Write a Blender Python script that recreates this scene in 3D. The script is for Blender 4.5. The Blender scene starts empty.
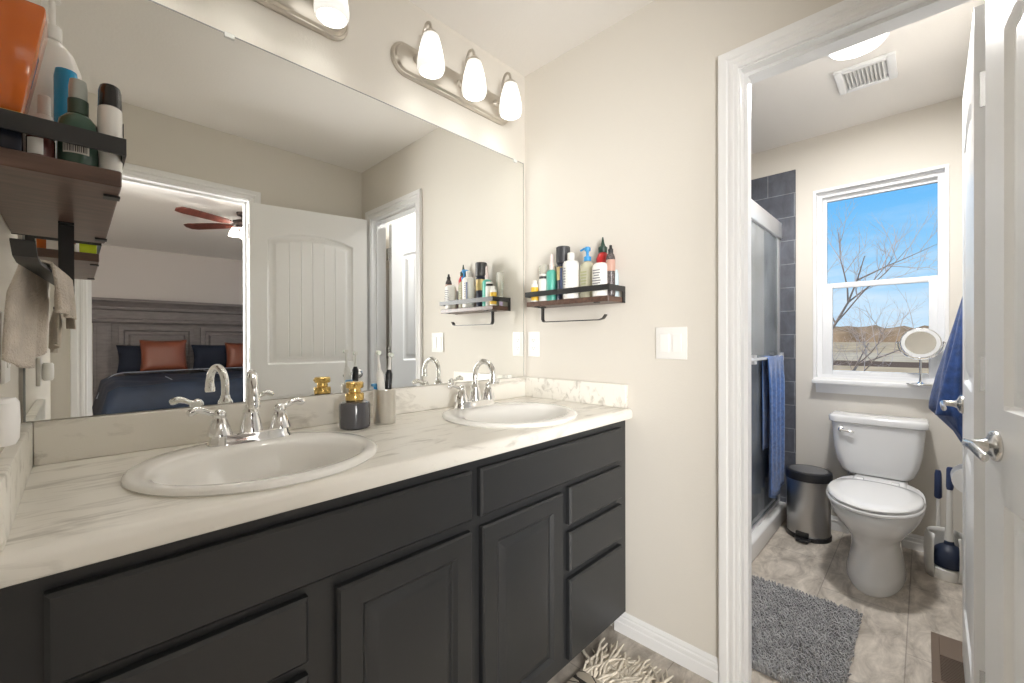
import bpy, bmesh, math, random
from math import pi, sin, cos, radians, atan2, sqrt
from mathutils import Vector, Matrix
random.seed(7)
S = bpy.context.scene
C = S.collection

# ------------------------------------------------------------------ camera, world, sun, exposure
FPX, YAW, PITCH, ROLL, CAMH = 424.56, 0.771, -0.0025, -0.0023, 1.1619
cam = bpy.data.cameras.new('camera')
cam.sensor_fit = 'HORIZONTAL'; cam.sensor_width = 36.0
cam.lens = FPX * 36.0 / 1024.0
cam.clip_start = 0.02; cam.clip_end = 4000
camo = bpy.data.objects.new('camera', cam); C.objects.link(camo)
_f = Vector((cos(YAW) * cos(PITCH), sin(YAW) * cos(PITCH), sin(PITCH)))
_r = Vector((sin(YAW), -cos(YAW), 0)); _u = _r.cross(_f)
_r2 = _r * cos(ROLL) + _u * sin(ROLL); _u2 = -_r * sin(ROLL) + _u * cos(ROLL)
camo.matrix_world = Matrix(((_r2.x, _u2.x, -_f.x, 0), (_r2.y, _u2.y, -_f.y, 0), (_r2.z, _u2.z, -_f.z, CAMH), (0, 0, 0, 1)))
S.camera = camo
S.view_settings.view_transform = 'Standard'; S.view_settings.look = 'None'
S.view_settings.gamma = 1.0; S.view_settings.use_curve_mapping = False
S.view_settings.exposure = 0.24
S.cycles.use_denoising = True
S.cycles.max_bounces = 14; S.cycles.diffuse_bounces = 8; S.cycles.glossy_bounces = 8
S.cycles.transmission_bounces = 10; S.cycles.transparent_max_bounces = 12
S.cycles.sample_clamp_indirect = 6.0

W = bpy.data.worlds.new('sky'); S.world = W; W.use_nodes = True
nt = W.node_tree; nt.nodes.clear()
def wn(t): return nt.nodes.new(t)
out = wn('ShaderNodeOutputWorld'); bg = wn('ShaderNodeBackground'); tc = wn('ShaderNodeTexCoord')
sep = wn('ShaderNodeSeparateXYZ'); ramp = wn('ShaderNodeValToRGB')
nt.links.new(tc.outputs['Generated'], sep.inputs[0]); nt.links.new(sep.outputs['Z'], ramp.inputs[0])
e = ramp.color_ramp.elements
e[0].position = 0.0; e[0].color = (0.66, 0.80, 0.93, 1)
e[1].position = 0.42; e[1].color = (0.09, 0.36, 0.84, 1)
x = e.new(0.12); x.color = (0.34, 0.64, 0.94, 1)
x = e.new(0.25); x.color = (0.16, 0.50, 0.92, 1)
mp = wn('ShaderNodeMapping'); mp.inputs['Scale'].default_value = (2.2, 2.2, 9.0)
nz = wn('ShaderNodeTexNoise'); nz.inputs['Scale'].default_value = 2.0; nz.inputs['Detail'].default_value = 6; nz.inputs['Roughness'].default_value = 0.6
nt.links.new(tc.outputs['Generated'], mp.inputs[0]); nt.links.new(mp.outputs[0], nz.inputs['Vector'])
cr = wn('ShaderNodeValToRGB'); cr.color_ramp.elements[0].position = 0.48; cr.color_ramp.elements[1].position = 0.78
nt.links.new(nz.outputs['Fac'], cr.inputs[0])
zf = wn('ShaderNodeMapRange'); zf.inputs['From Min'].default_value = 0.30; zf.inputs['From Max'].default_value = 0.02
nt.links.new(sep.outputs['Z'], zf.inputs['Value'])
mu = wn('ShaderNodeMath'); mu.operation = 'MULTIPLY'
nt.links.new(cr.outputs[0], mu.inputs[0]); nt.links.new(zf.outputs[0], mu.inputs[1])
mx = wn('ShaderNodeMixRGB'); mx.inputs[2].default_value = (0.86, 0.90, 0.95, 1)
nt.links.new(mu.outputs[0], mx.inputs[0]); nt.links.new(ramp.outputs[0], mx.inputs[1])
nt.links.new(mx.outputs[0], bg.inputs[0]); bg.inputs[1].default_value = 1.0
nt.links.new(bg.outputs[0], out.inputs[0])

sun = bpy.data.lights.new('sun', 'SUN'); sun.energy = 4.2; sun.angle = 0.01; sun.color = (1, .95, .88)
suno = bpy.data.objects.new('sun', sun); C.objects.link(suno)
suno.rotation_euler = (radians(-38), radians(-38), 0)     # from the far side of the house, onto the fields

P_BULB, P_SHADE, P_TOILET, P_FAN, P_FILL = 1.1, 1.15, 22.0, 12.0, 90.0
# added fill lamp, out of view in the bedroom, standing in for daylight
ar = bpy.data.lights.new('bedroom_fill', 'AREA'); ar.shape = 'RECTANGLE'; ar.size = 1.4; ar.size_y = 1.7; ar.energy = P_FILL; ar.color = (1, .985, .96); ar.spread = radians(120)
aro = bpy.data.objects.new('bedroom_fill', ar); C.objects.link(aro); aro.location = (-.90, -1.95, 1.40)
aro.rotation_euler = Vector((.58, .81, .06)).to_track_quat('-Z', 'Z').to_euler()

# ------------------------------------------------------------------ materials
MATS = {}
def mat(name, col=(.8, .8, .8), rough=.5, metal=0., bump=None, var=None, spec=None, emit=None, coat=0., trans=0., ior=1.45, sheen=0.):
    if name in MATS: return MATS[name]
    m = bpy.data.materials.new(name); m.use_nodes = True
    t = m.node_tree; b = t.nodes['Principled BSDF']
    b.inputs['Base Color'].default_value = (*col, 1); b.inputs['Roughness'].default_value = rough
    b.inputs['Metallic'].default_value = metal
    if spec is not None: b.inputs['Specular IOR Level'].default_value = spec
    if coat: b.inputs['Coat Weight'].default_value = coat; b.inputs['Coat Roughness'].default_value = .1
    if trans: b.inputs['Transmission Weight'].default_value = trans; b.inputs['IOR'].default_value = ior
    if sheen: b.inputs['Sheen Weight'].default_value = sheen
    if emit: b.inputs['Emission Color'].default_value = (*emit[0], 1); b.inputs['Emission Strength'].default_value = emit[1]
    tcn = t.nodes.new('ShaderNodeTexCoord')
    if bump:
        n = t.nodes.new('ShaderNodeTexNoise'); n.inputs['Scale'].default_value = bump[0]; n.inputs['Detail'].default_value = 3
        t.links.new(tcn.outputs['Object'], n.inputs['Vector'])
        bp = t.nodes.new('ShaderNodeBump'); bp.inputs['Strength'].default_value = bump[1]; bp.inputs['Distance'].default_value = bump[2]
        t.links.new(n.outputs['Fac'], bp.inputs['Height']); t.links.new(bp.outputs[0], b.inputs['Normal'])
    if var:
        n = t.nodes.new('ShaderNodeTexNoise'); n.inputs['Scale'].default_value = var[0]; n.inputs['Detail'].default_value = 5
        mpn = t.nodes.new('ShaderNodeMapping'); mpn.inputs['Scale'].default_value = var[2] if len(var) > 2 else (1, 1, 1)
        t.links.new(tcn.outputs['Object'], mpn.inputs[0]); t.links.new(mpn.outputs[0], n.inputs['Vector'])
        r = t.nodes.new('ShaderNodeValToRGB'); k = var[1]
        r.color_ramp.elements[0].position = .3; r.color_ramp.elements[1].position = .7
        r.color_ramp.elements[0].color = (*[c * (1 - k) for c in col], 1)
        r.color_ramp.elements[1].color = (*[min(1, c * (1 + k)) for c in col], 1)
        t.links.new(n.outputs['Fac'], r.inputs[0]); t.links.new(r.outputs[0], b.inputs['Base Color'])
    MATS[name] = m
    return m

def thin_glass(name, tint, refl=1., rough=0., haze=0.):
    m = bpy.data.materials.new(name); m.use_nodes = True; t = m.node_tree; t.nodes.clear()
    o = t.nodes.new('ShaderNodeOutputMaterial'); tr = t.nodes.new('ShaderNodeBsdfTransparent'); g = t.nodes.new('ShaderNodeBsdfGlossy')
    f = t.nodes.new('ShaderNodeFresnel'); f.inputs[0].default_value = 1.4; mixn = t.nodes.new('ShaderNodeMixShader')
    tr.inputs[0].default_value = (*tint, 1); g.inputs['Roughness'].default_value = rough; g.inputs['Color'].default_value = (refl, refl, refl, 1)
    t.links.new(f.outputs[0], mixn.inputs[0]); t.links.new(tr.outputs[0], mixn.inputs[1]); t.links.new(g.outputs[0], mixn.inputs[2])
    last = mixn.outputs[0]
    if haze:
        d = t.nodes.new('ShaderNodeBsdfDiffuse'); d.inputs[0].default_value = (.72, .78, .85, 1); m3 = t.nodes.new('ShaderNodeMixShader')
        nzn = t.nodes.new('ShaderNodeTexNoise'); nzn.inputs['Scale'].default_value = 5; nzn.inputs['Detail'].default_value = 6
        tcc = t.nodes.new('ShaderNodeTexCoord'); t.links.new(tcc.outputs['Object'], nzn.inputs['Vector'])
        mr_ = t.nodes.new('ShaderNodeMapRange'); mr_.inputs['From Min'].default_value = .35; mr_.inputs['From Max'].default_value = .7; mr_.inputs['To Max'].default_value = haze * 1.6; mr_.inputs['To Min'].default_value = haze * .4
        t.links.new(nzn.outputs['Fac'], mr_.inputs['Value']); t.links.new(mr_.outputs[0], m3.inputs[0])
        t.links.new(last, m3.inputs[1]); t.links.new(d.outputs[0], m3.inputs[2]); last = m3.outputs[0]
    t.links.new(last, o.inputs[0]); MATS[name] = m; return m

def marble(name, base, vein, warm):
    m = bpy.data.materials.new(name); m.use_nodes = True; t = m.node_tree; b = t.nodes['Principled BSDF']
    b.inputs['Roughness'].default_value = .28
    tcn = t.nodes.new('ShaderNodeTexCoord')
    mpn = t.nodes.new('ShaderNodeMapping'); mpn.inputs['Rotation'].default_value = (0.5, 0.3, radians(52)); mpn.inputs['Scale'].default_value = (1.6, 8.0, 5.0)
    t.links.new(tcn.outputs['Object'], mpn.inputs[0])
    n1 = t.nodes.new('ShaderNodeTexNoise'); n1.inputs['Scale'].default_value = 3.4; n1.inputs['Detail'].default_value = 8; n1.inputs['Roughness'].default_value = .62; n1.inputs['Distortion'].default_value = .7
    t.links.new(mpn.outputs[0], n1.inputs['Vector'])
    r1 = t.nodes.new('ShaderNodeValToRGB'); el = r1.color_ramp.elements
    el[0].position = .33; el[0].color = (1, 1, 1, 1); el[1].position = .47; el[1].color = (0, 0, 0, 1)
    t.links.new(n1.outputs['Fac'], r1.inputs[0])
    n2 = t.nodes.new('ShaderNodeTexNoise'); n2.inputs['Scale'].default_value = 6; n2.inputs['Detail'].default_value = 4
    t.links.new(tcn.outputs['Object'], n2.inputs['Vector'])
    m1 = t.nodes.new('ShaderNodeMixRGB'); m1.inputs[1].default_value = (*base, 1); m1.inputs[2].default_value = (*warm, 1)
    t.links.new(n2.outputs['Fac'], m1.inputs[0])
    mm = t.nodes.new('ShaderNodeMath'); mm.operation = 'MULTIPLY'; mm.inputs[1].default_value = .60
    t.links.new(r1.outputs[0], mm.inputs[0])
    m2 = t.nodes.new('ShaderNodeMixRGB'); m2.inputs[2].default_value = (*vein, 1)
    t.links.new(mm.outputs[0], m2.inputs[0]); t.links.new(m1.outputs[0], m2.inputs[1]); t.links.new(m2.outputs[0], b.inputs['Base Color'])
    MATS[name] = m; return m

def tiles(name, cols, grout, w, h, mortar, off, vec, rough=.35, vein=None, offset=.5, var=.5):
    """vec: which object axes run along the brick (u) and up the rows (v)"""
    m = bpy.data.materials.new(name); m.use_nodes = True; t = m.node_tree; b = t.nodes['Principled BSDF']
    b.inputs['Roughness'].default_value = rough
    tcn = t.nodes.new('ShaderNodeTexCoord'); sp = t.nodes.new('ShaderNodeSeparateXYZ'); cb = t.nodes.new('ShaderNodeCombineXYZ')
    t.links.new(tcn.outputs['Object'], sp.inputs[0])
    t.links.new(sp.outputs[vec[0]], cb.inputs[0]); t.links.new(sp.outputs[vec[1]], cb.inputs[1])
    mpn = t.nodes.new('ShaderNodeMapping'); mpn.inputs['Location'].default_value = (off[0], off[1], 0); t.links.new(cb.outputs[0], mpn.inputs[0])
    br = t.nodes.new('ShaderNodeTexBrick'); br.offset = offset
    br.inputs['Scale'].default_value = 1; br.inputs['Mortar Size'].default_value = mortar; br.inputs['Brick Width'].default_value = w; br.inputs['Row Height'].default_value = h
    br.inputs['Mortar Smooth'].default_value = .2
    br.inputs['Color1'].default_value = (*cols[0], 1); br.inputs['Color2'].default_value = (*cols[1], 1); br.inputs['Mortar'].default_value = (*grout, 1)
    t.links.new(mpn.outputs[0], br.inputs['Vector'])
    n = t.nodes.new('ShaderNodeTexNoise'); n.inputs['Scale'].default_value = 7; n.inputs['Detail'].default_value = 9; n.inputs['Roughness'].default_value = .68; n.inputs['Distortion'].default_value = .6
    mp2 = t.nodes.new('ShaderNodeMapping'); mp2.inputs['Scale'].default_value = (1, 2.2, 1.4); t.links.new(tcn.outputs['Object'], mp2.inputs[0]); t.links.new(mp2.outputs[0], n.inputs['Vector'])
    r = t.nodes.new('ShaderNodeValToRGB'); r.color_ramp.elements[0].position = .36; r.color_ramp.elements[1].position = .66
    lo = 1 - var
    r.color_ramp.elements[0].color = (lo, lo * .97, lo * .94, 1); r.color_ramp.elements[1].color = (1.0, 1.0, 1.0, 1)
    t.links.new(n.outputs['Fac'], r.inputs[0])
    mxx = t.nodes.new('ShaderNodeMixRGB'); mxx.blend_type = 'MULTIPLY'; mxx.inputs[0].default_value = 1
    t.links.new(br.outputs['Color'], mxx.inputs[1]); t.links.new(r.outputs[0], mxx.inputs[2]); t.links.new(mxx.outputs[0], b.inputs['Base Color'])
    bp = t.nodes.new('ShaderNodeBump'); bp.inputs['Strength'].default_value = .35; bp.inputs['Distance'].default_value = .003; bp.invert = True
    t.links.new(br.outputs['Fac'], bp.inputs['Height']); t.links.new(bp.outputs[0], b.inputs['Normal'])
    MATS[name] = m; return m

M_wall = mat('wall_paint', (.71, .675, .615), .75, bump=(160, .25, .002))
M_bedwall = mat('bedroom_paint', (.60, .56, .54), .8)
M_ceil = mat('ceiling_paint', (.84, .815, .785), .85, bump=(90, .2, .003))
M_white = mat('white_trim', (.86, .86, .86), .32)
M_door = mat('door_paint', (.90, .90, .895), .3)
M_vinyl = mat('window_vinyl', (.84, .85, .87), .35)
M_cab = mat('cabinet_charcoal', (.020, .0212, .0228), .42, coat=.05)
M_dark = mat('toe_kick_board', (.012, .012, .012), .6)  # near-black board of the toe kick
M_marble = marble('marble_laminate', (.86, .84, .79), (.34, .31, .26), (.80, .765, .69))
M_sink = mat('sink_porcelain', (.88, .87, .84), .1, coat=.4)
M_porc = mat('toilet_porcelain', (.80, .80, .80), .12, coat=.4)
M_chrome = mat('chrome', (.86, .86, .86), .06, 1.)
M_nickel = mat('brushed_nickel', (.62, .58, .52), .28, 1.)
M_satin = mat('satin_nickel', (.66, .65, .63), .25, 1.)
M_steel = mat('stainless', (.55, .54, .53), .30, 1.)
M_mirror = mat('mirror_silver', (.95, .96, .945), 0.0, 1.)
M_blackm = mat('black_metal', (.022, .022, .022), .42)
M_blackp = mat('black_plastic', (.02, .02, .022), .35)
M_wood = mat('shelf_wood', (.105, .058, .042), .38, var=(14, .35, (1, 6, 6)))
M_plate = mat('plate_white', (.86, .85, .83), .35)
M_floor = tiles('stone_floor_tile', ((.72, .655, .575), (.66, .60, .525)), (.46, .41, .36), .60, .30, .0022, (.26, -.049), ('X', 'Y'), var=.52)
M_tile = tiles('slate_wall_tile', ((.105, .115, .145), (.135, .145, .175)), (.30, .32, .35), .30, .152, .0025, (.0, .02), ('Y', 'Z'), .35, var=.35)
M_tileN = tiles('slate_wall_tile_side', ((.105, .115, .145), (.135, .145, .175)), (.30, .32, .35), .30, .152, .0025, (.0, .02), ('X', 'Z'), .35, var=.35)
M_glass = thin_glass('window_glass', (.97, .98, .98), .02)
M_shglass = thin_glass('shower_glass', (.90, .94, .97), .9, haze=.16)
M_shade = mat('opal_shade', (.52, .53, .52), .4, emit=((1., .965, .90), P_SHADE))
def shade_glow(m, lo, hi):
    t = m.node_tree; b = t.nodes['Principled BSDF']; g = t.nodes.new('ShaderNodeTexCoord'); sp = t.nodes.new('ShaderNodeSeparateXYZ')
    t.links.new(g.outputs['Generated'], sp.inputs[0]); r = t.nodes.new('ShaderNodeValToRGB'); el = r.color_ramp.elements
    el[0].position = 0.; el[0].color = (lo, lo, lo, 1); el[1].position = 1.; el[1].color = (lo * .9, lo * .9, lo * .9, 1)
    e2 = el.new(.45); e2.color = (hi, hi, hi, 1); e3 = el.new(.18); e3.color = (lo * 1.1, lo * 1.1, lo * 1.1, 1)
    t.links.new(sp.outputs['Z'], r.inputs[0]); t.links.new(r.outputs[0], b.inputs['Emission Strength'])
shade_glow(M_shade, .50 * P_SHADE, 1.0 * P_SHADE)
M_bulb = mat('fan_lamp_glass', (.9, .9, .9), .4, emit=((1., .93, .82), 4.))
M_disc = mat('ceiling_disc_lit', (.9, .9, .9), .4, emit=((1., .97, .92), 2.5))
M_blue = mat('towel_blue', (.045, .13, .38), .95, bump=(420, .8, .004), var=(60, .35), sheen=.4)
M_navy = mat('towel_navy', (.016, .055, .20), .95, bump=(420, .8, .004), var=(40, .3), sheen=.3)
M_beige = mat('washcloth_beige', (.60, .53, .45), .95, bump=(380, .9, .004), var=(30, .15), sheen=.3)
M_mat = mat('grey_shag', (.37, .37, .375), .95, var=(30, .3), sheen=.2)
M_cream = mat('rug_cream', (.66, .60, .50), .95, bump=(150, .6, .004), var=(25, .12))
M_carpet = mat('bedroom_carpet', (.40, .36, .32), .95)

# ------------------------------------------------------------------ mesh helpers
def BM(): return bmesh.new()
def bx(bm, x0, x1, y0, y1, z0, z1):
    vs = [bm.verts.new((x, y, z)) for x in (x0, x1) for y in (y0, y1) for z in (z0, z1)]
    for f in ((0, 1, 3, 2), (4, 6, 7, 5), (0, 4, 5, 1), (2, 3, 7, 6), (0, 2, 6, 4), (1, 5, 7, 3)):
        bm.faces.new([vs[i] for i in f])
    return bm
def bevel(bm, w, seg=2):
    bmesh.ops.recalc_face_normals(bm, faces=bm.faces)
    es = [e for e in bm.edges if len(e.link_faces) == 2 and e.calc_face_angle(0) > .6]
    bmesh.ops.bevel(bm, geom=es, offset=w, segments=seg, profile=.5, affect='EDGES', clamp_overlap=True)
    return bm
def rbx(x0, x1, y0, y1, z0, z1, w, seg=2):
    return bevel(bx(BM(), x0, x1, y0, y1, z0, z1), w, seg)
def loft(bm, loops, cap0=True, cap1=True, closed=True):
    R = [[bm.verts.new(p) for p in L] for L in loops]
    n = len(R[0])
    for a, b in zip(R, R[1:]):
        for i in range(n if closed else n - 1):
            j = (i + 1) % n
            try: bm.faces.new((a[i], a[j], b[j], b[i]))
            except ValueError: pass
    if cap0: bm.faces.new(list(reversed(R[0])))
    if cap1: bm.faces.new(R[-1])
    return bm
def lathe(bm, prof, c=(0, 0, 0), n=24, sx=1., sy=1., axis='Z', cap0=True, cap1=True, rot=0.):
    loops = []
    for r, z in prof:
        L = []
        for i in range(n):
            t = 2 * pi * i / n
            a, b = r * cos(t) * sx, r * sin(t) * sy
            a, b = a * cos(rot) - b * sin(rot), a * sin(rot) + b * cos(rot)
            if axis == 'Z': p = (c[0] + a, c[1] + b, c[2] + z)
            elif axis == 'Y': p = (c[0] + a, c[1] + z, c[2] + b)
            else: p = (c[0] + z, c[1] + a, c[2] + b)
            L.append(p)
        loops.append(L)
    return loft(bm, loops, cap0, cap1)
def tube(bm, pts, r, n=10, sx=1., up=None, caps=True):
    pts = [Vector(p) for p in pts]; m = len(pts)
    rs = r if isinstance(r, (list, tuple)) else [r] * m
    loops = []; prev = None
    for i, p in enumerate(pts):
        d = (pts[min(i + 1, m - 1)] - pts[max(i - 1, 0)]).normalized()
        if prev is None:
            a = Vector(up) if up else (Vector((0, 0, 1)) if abs(d.z) < .9 else Vector((1, 0, 0)))
        else: a = prev
        a = (a - d * a.dot(d)).normalized(); b = d.cross(a); prev = a
        loops.append([p + a * (rs[i] * cos(2 * pi * k / n)) + b * (rs[i] * sx * sin(2 * pi * k / n)) for k in range(n)])
    return loft(bm, loops, caps, caps)
def ribbon(bm, pts, w, t, side):
    """flat bar following pts, width w along side, thickness t"""
    pts = [Vector(p) for p in pts]; s = Vector(side).normalized(); loops = []
    for i, p in enumerate(pts):
        d = (pts[min(i + 1, len(pts) - 1)] - pts[max(i - 1, 0)]).normalized(); nn = d.cross(s).normalized()
        loops.append([p + s * w / 2 + nn * t / 2, p - s * w / 2 + nn * t / 2, p - s * w / 2 - nn * t / 2, p + s * w / 2 - nn * t / 2])
    return loft(bm, loops)
def spline(ctrl, n=8):
    P = [Vector(p) for p in ctrl]; P = [P[0] * 2 - P[1]] + P + [P[-1] * 2 - P[-2]]; o = []
    for i in range(1, len(P) - 2):
        for k in range(n):
            t = k / n; a, b, c, d = P[i - 1:i + 3]
            o.append(.5 * ((2 * b) + (c - a) * t + (2 * a - 5 * b + 4 * c - d) * t * t + (3 * b - a - 3 * c + d) * t ** 3))
    o.append(P[-2]); return o
def ball(bm, c, r, sx=1, sy=1, sz=1, n=16):
    k = n // 2
    prof = [(max(1e-4, sin(pi * i / k)), -cos(pi * i / k)) for i in range(k + 1)]
    loops = [[(c[0] + r * sx * q * cos(2 * pi * j / n), c[1] + r * sy * q * sin(2 * pi * j / n), c[2] + r * sz * z) for j in range(n)] for q, z in prof]
    return loft(bm, loops)

WL = {}
def wloc(o): return WL.get(o.name, Vector((0, 0, 0)))
def obj(name, bm, m, parent=None, loc=None, angle=35, local=False, mats=None):
    """one mesh object; vertices are given in world space unless local"""
    me = bpy.data.meshes.new(name)
    bmesh.ops.remove_doubles(bm, verts=bm.verts, dist=1e-6)
    bmesh.ops.recalc_face_normals(bm, faces=bm.faces)
    bm.to_mesh(me); bm.free()
    base = wloc(parent) if parent else (Vector(loc) if loc is not None else Vector((0, 0, 0)))
    if not local: me.transform(Matrix.Translation(-base))
    for mm in ([m] if not mats else mats): me.materials.append(mm)
    me.shade_smooth(); me.set_sharp_from_angle(angle=radians(angle))
    o = bpy.data.objects.new(name, me); C.objects.link(o)
    if parent: o.parent = parent
    else: o.location = base
    WL[o.name] = base
    return o
def tag(o, label=None, cat=None, group=None, kind=None):
    if label: o['label'] = label
    if cat: o['category'] = cat
    if group: o['group'] = group
    if kind: o['kind'] = kind
    return o
def thing(name, label, cat, loc, rotz=0, group=None, kind=None):
    o = bpy.data.objects.new(name, None); C.objects.link(o); o.empty_display_size = .05
    o.location = loc; o.rotation_euler = (0, 0, rotz); WL[o.name] = Vector(loc)
    return tag(o, label, cat, group, kind)
def struct(name, bm, m, label, cat, parent=None, angle=35):
    o = obj(name, bm, m, parent, angle=angle)
    return tag(o, label, cat, None, 'structure')
def copy_tree(o, parent=None):
    c = o.copy(); C.objects.link(c); WL[c.name] = wloc(o)
    if parent: c.parent = parent
    for ch in list(o.children): copy_tree(ch, c)
    return c

# ------------------------------------------------------------------ room dimensions (metres)
XW, XE, XE2, XF = -.084, 1.517, 1.632, 3.237       # left wall, end wall (two faces), far window wall
YN, YS, YT = 1.3836, -.304, -.21                   # mirror wall, bedroom wall, toilet room's right wall
CH = 2.434
DY0, DY1 = -.150, .430                             # toilet doorway
BX0, BX1 = .050, .765                              # bedroom doorway
DH = 2.045

# ------------------------------------------------------------------ shell
struct('floor', bx(BM(), XW - .12, XF + .12, YS - .06, YN + .12, -.12, 0), M_floor, 'beige stone tile floor of the bathroom', 'floor')
struct('floor_bedroom', bx(BM(), -2.2, 4.3, -5.1, YS - .06, -.12, 0.0), M_carpet, 'carpet floor of the bedroom seen in the mirror', 'floor')
struct('ceiling', bx(BM(), -2.4, XF + .16, -5.2, YN + .12, CH, CH + .12), M_ceil, 'off-white textured ceiling', 'ceiling')
struct('wall_north', bx(BM(), XW - .12, XF + .16, YN, YN + .12, 0, CH), M_wall, 'beige wall behind the vanity mirror', 'wall')
struct('wall_west', bx(BM(), XW - .12, XW, YS, YN, 0, CH), M_wall, 'beige side wall left of the vanity', 'wall')
b = BM()
bx(b, XE, XE2, DY1 + .018, YN, 0, CH); bx(b, XE, XE2, YS - .12, DY0 - .018, 0, CH); bx(b, XE, XE2, DY0 - .018, DY1 + .018, DH + .018, CH)
struct('wall_east', b, M_wall, 'beige end wall with the toilet room doorway', 'wall')
b = BM()
bx(b, -2.4, BX0 - .018, YS - .12, YS, 0, CH); bx(b, BX1 + .018, XE, YS - .12, YS, 0, CH); bx(b, BX0 - .018, BX1 + .018, YS - .12, YS, DH + .018, CH)
bx(b, XE2, 4.4, YS - .12, YT - .10, 0, CH)
struct('wall_south', b, M_wall, 'wall between the bathroom and the bedroom, seen in the mirror', 'wall')
struct('wall_toilet_side', bx(BM(), XE2, XF + .16, YT - .10, YT, 0, CH), M_wall, 'beige wall right of the toilet', 'wall')
WY0, WY1, WZ0, WZ1 = -.082, .490, .915, 2.082
b = BM()
bx(b, XF, XF + .14, YT, WY0, 0, CH); bx(b, XF, XF + .14, WY1, YN, 0, CH); bx(b, XF, XF + .14, WY0, WY1, WZ1, CH); bx(b, XF, XF + .14, WY0, WY1, 0, WZ0)
struct('wall_far_east', b, M_wall, 'beige wall with the window above the toilet', 'wall')
struct('wall_bedroom_back', bx(BM(), -2.4, 4.4, -5.2, -5.0, 0, CH), M_bedwall, 'taupe bedroom wall behind the headboard', 'wall')
struct('wall_bedroom_left', bx(BM(), -2.4, -2.2, -5.0, YS - .12, 0, CH), M_bedwall, 'bedroom side wall', 'wall')
struct('wall_bedroom_right', bx(BM(), 4.2, 4.4, -5.0, YS - .12, 0, CH), M_bedwall, 'bedroom side wall by the second pillow', 'wall')
struct('wall_shower_tile', bx(BM(), XF - .012, XF, .594, YN, 0, 2.255), M_tile, 'slate blue tile on the end wall of the shower', 'wall tile')
struct('wall_shower_back', bx(BM(), XE2, XF - .012, YN - .012, YN, 0, 2.255), M_tileN, 'slate blue tile along the back of the shower', 'wall tile')

# ------------------------------------------------------------------ trim: casings, jambs, baseboards
CAS = [(0, 0), (0, .008), (.004, .011), (.012, .011), (.015, .014), (.024, .014), (.027, .011), (.032, .011), (.036, .016), (.052, .019), (.059, .018), (.062, .012), (.062, 0)]
def casing(a0, a1, h, fn):
    """three-sided moulded casing around an opening a0..a1 wide and h high; fn(a, z, out) -> world point"""
    b = BM()
    path = [(a0, 0, -1, 0), (a0, h, -1, 1), (a1, h, 1, 1), (a1, 0, 1, 0)]
    loops = [[fn(a + sa * o, z + sz * o, t) for o, t in CAS] for a, z, sa, sz in path]
    return loft(b, loops, True, True)
struct('trim_1', casing(DY0 - .005, DY1 + .005, DH + .005, lambda a, z, t: (XE - t, a, z)), M_white, 'white moulded casing around the toilet room doorway', 'door casing', angle=25)
b = BM()
bx(b, XE, XE2, DY1, DY1 + .018, 0, DH + .018); bx(b, XE, XE2, DY0 - .018, DY0, 0, DH + .018); bx(b, XE, XE2, DY0, DY1, DH, DH + .018)
bx(b, XE + .035, XE + .07, DY1 - .011, DY1, 0, DH); bx(b, XE + .035, XE + .07, DY0, DY0 + .011, 0, DH); bx(b, XE + .035, XE + .07, DY0 + .011, DY1 - .011, DH - .011, DH)
struct('trim_2', b, M_white, 'white jamb lining the toilet room doorway', 'door jamb')
struct('trim_3', casing(DY0 - .005, DY1 + .005, DH + .005, lambda a, z, t: (XE2 + t, a, z)) if False else casing(BX0 - .005, BX1 + .005, DH + .005, lambda a, z, t: (a, YS + t, z)), M_white, 'white casing of the bedroom doorway seen in the mirror', 'door casing', angle=25)
b = BM()
bx(b, BX1, BX1 + .018, YS - .12, YS, 0, DH + .018); bx(b, BX0 - .018, BX0, YS - .12, YS, 0, DH + .018); bx(b, BX0, BX1, YS - .12, YS, DH, DH + .018)
bx(b, BX1 - .011, BX1, YS - .085, YS - .05, 0, DH); bx(b, BX0, BX0 + .011, YS - .085, YS - .05, 0, DH); bx(b, BX0 + .011, BX1 - .011, YS - .085, YS - .05, DH - .011, DH)
struct('trim_4', b, M_white, 'white jamb of the bedroom doorway seen in the mirror', 'door jamb')
BB = [(0, 0), (.0135, 0), (.0135, .040), (.011, .044), (.011, .052), (.0135, .055), (.0125, .062), (.009, .066), (.009, .072), (.006, .079), (.003, .083), (0, .083)]
def baseboard(p0, p1, nrm):
    b = BM(); nx, ny = nrm
    loft(b, [[(p[0] + nx * o, p[1] + ny * o, z) for o, z in BB] for p in (p0, p1)])
    return b
struct('baseboard_east', baseboard((XE, YN - .49), (XE, DY1 + .067), (-1, 0)), M_white, 'white ridged baseboard between vanity and doorway', 'baseboard', angle=20)
struct('baseboard_far', baseboard((XF, .594), (XF, YT), (-1, 0)), M_white, 'white baseboard behind the toilet', 'baseboard', angle=20)
struct('baseboard_toilet_side', baseboard((XE2 + .02, YT), (XF - .014, YT), (0, 1)), M_white, 'white baseboard right of the toilet', 'baseboard', angle=20)

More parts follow.
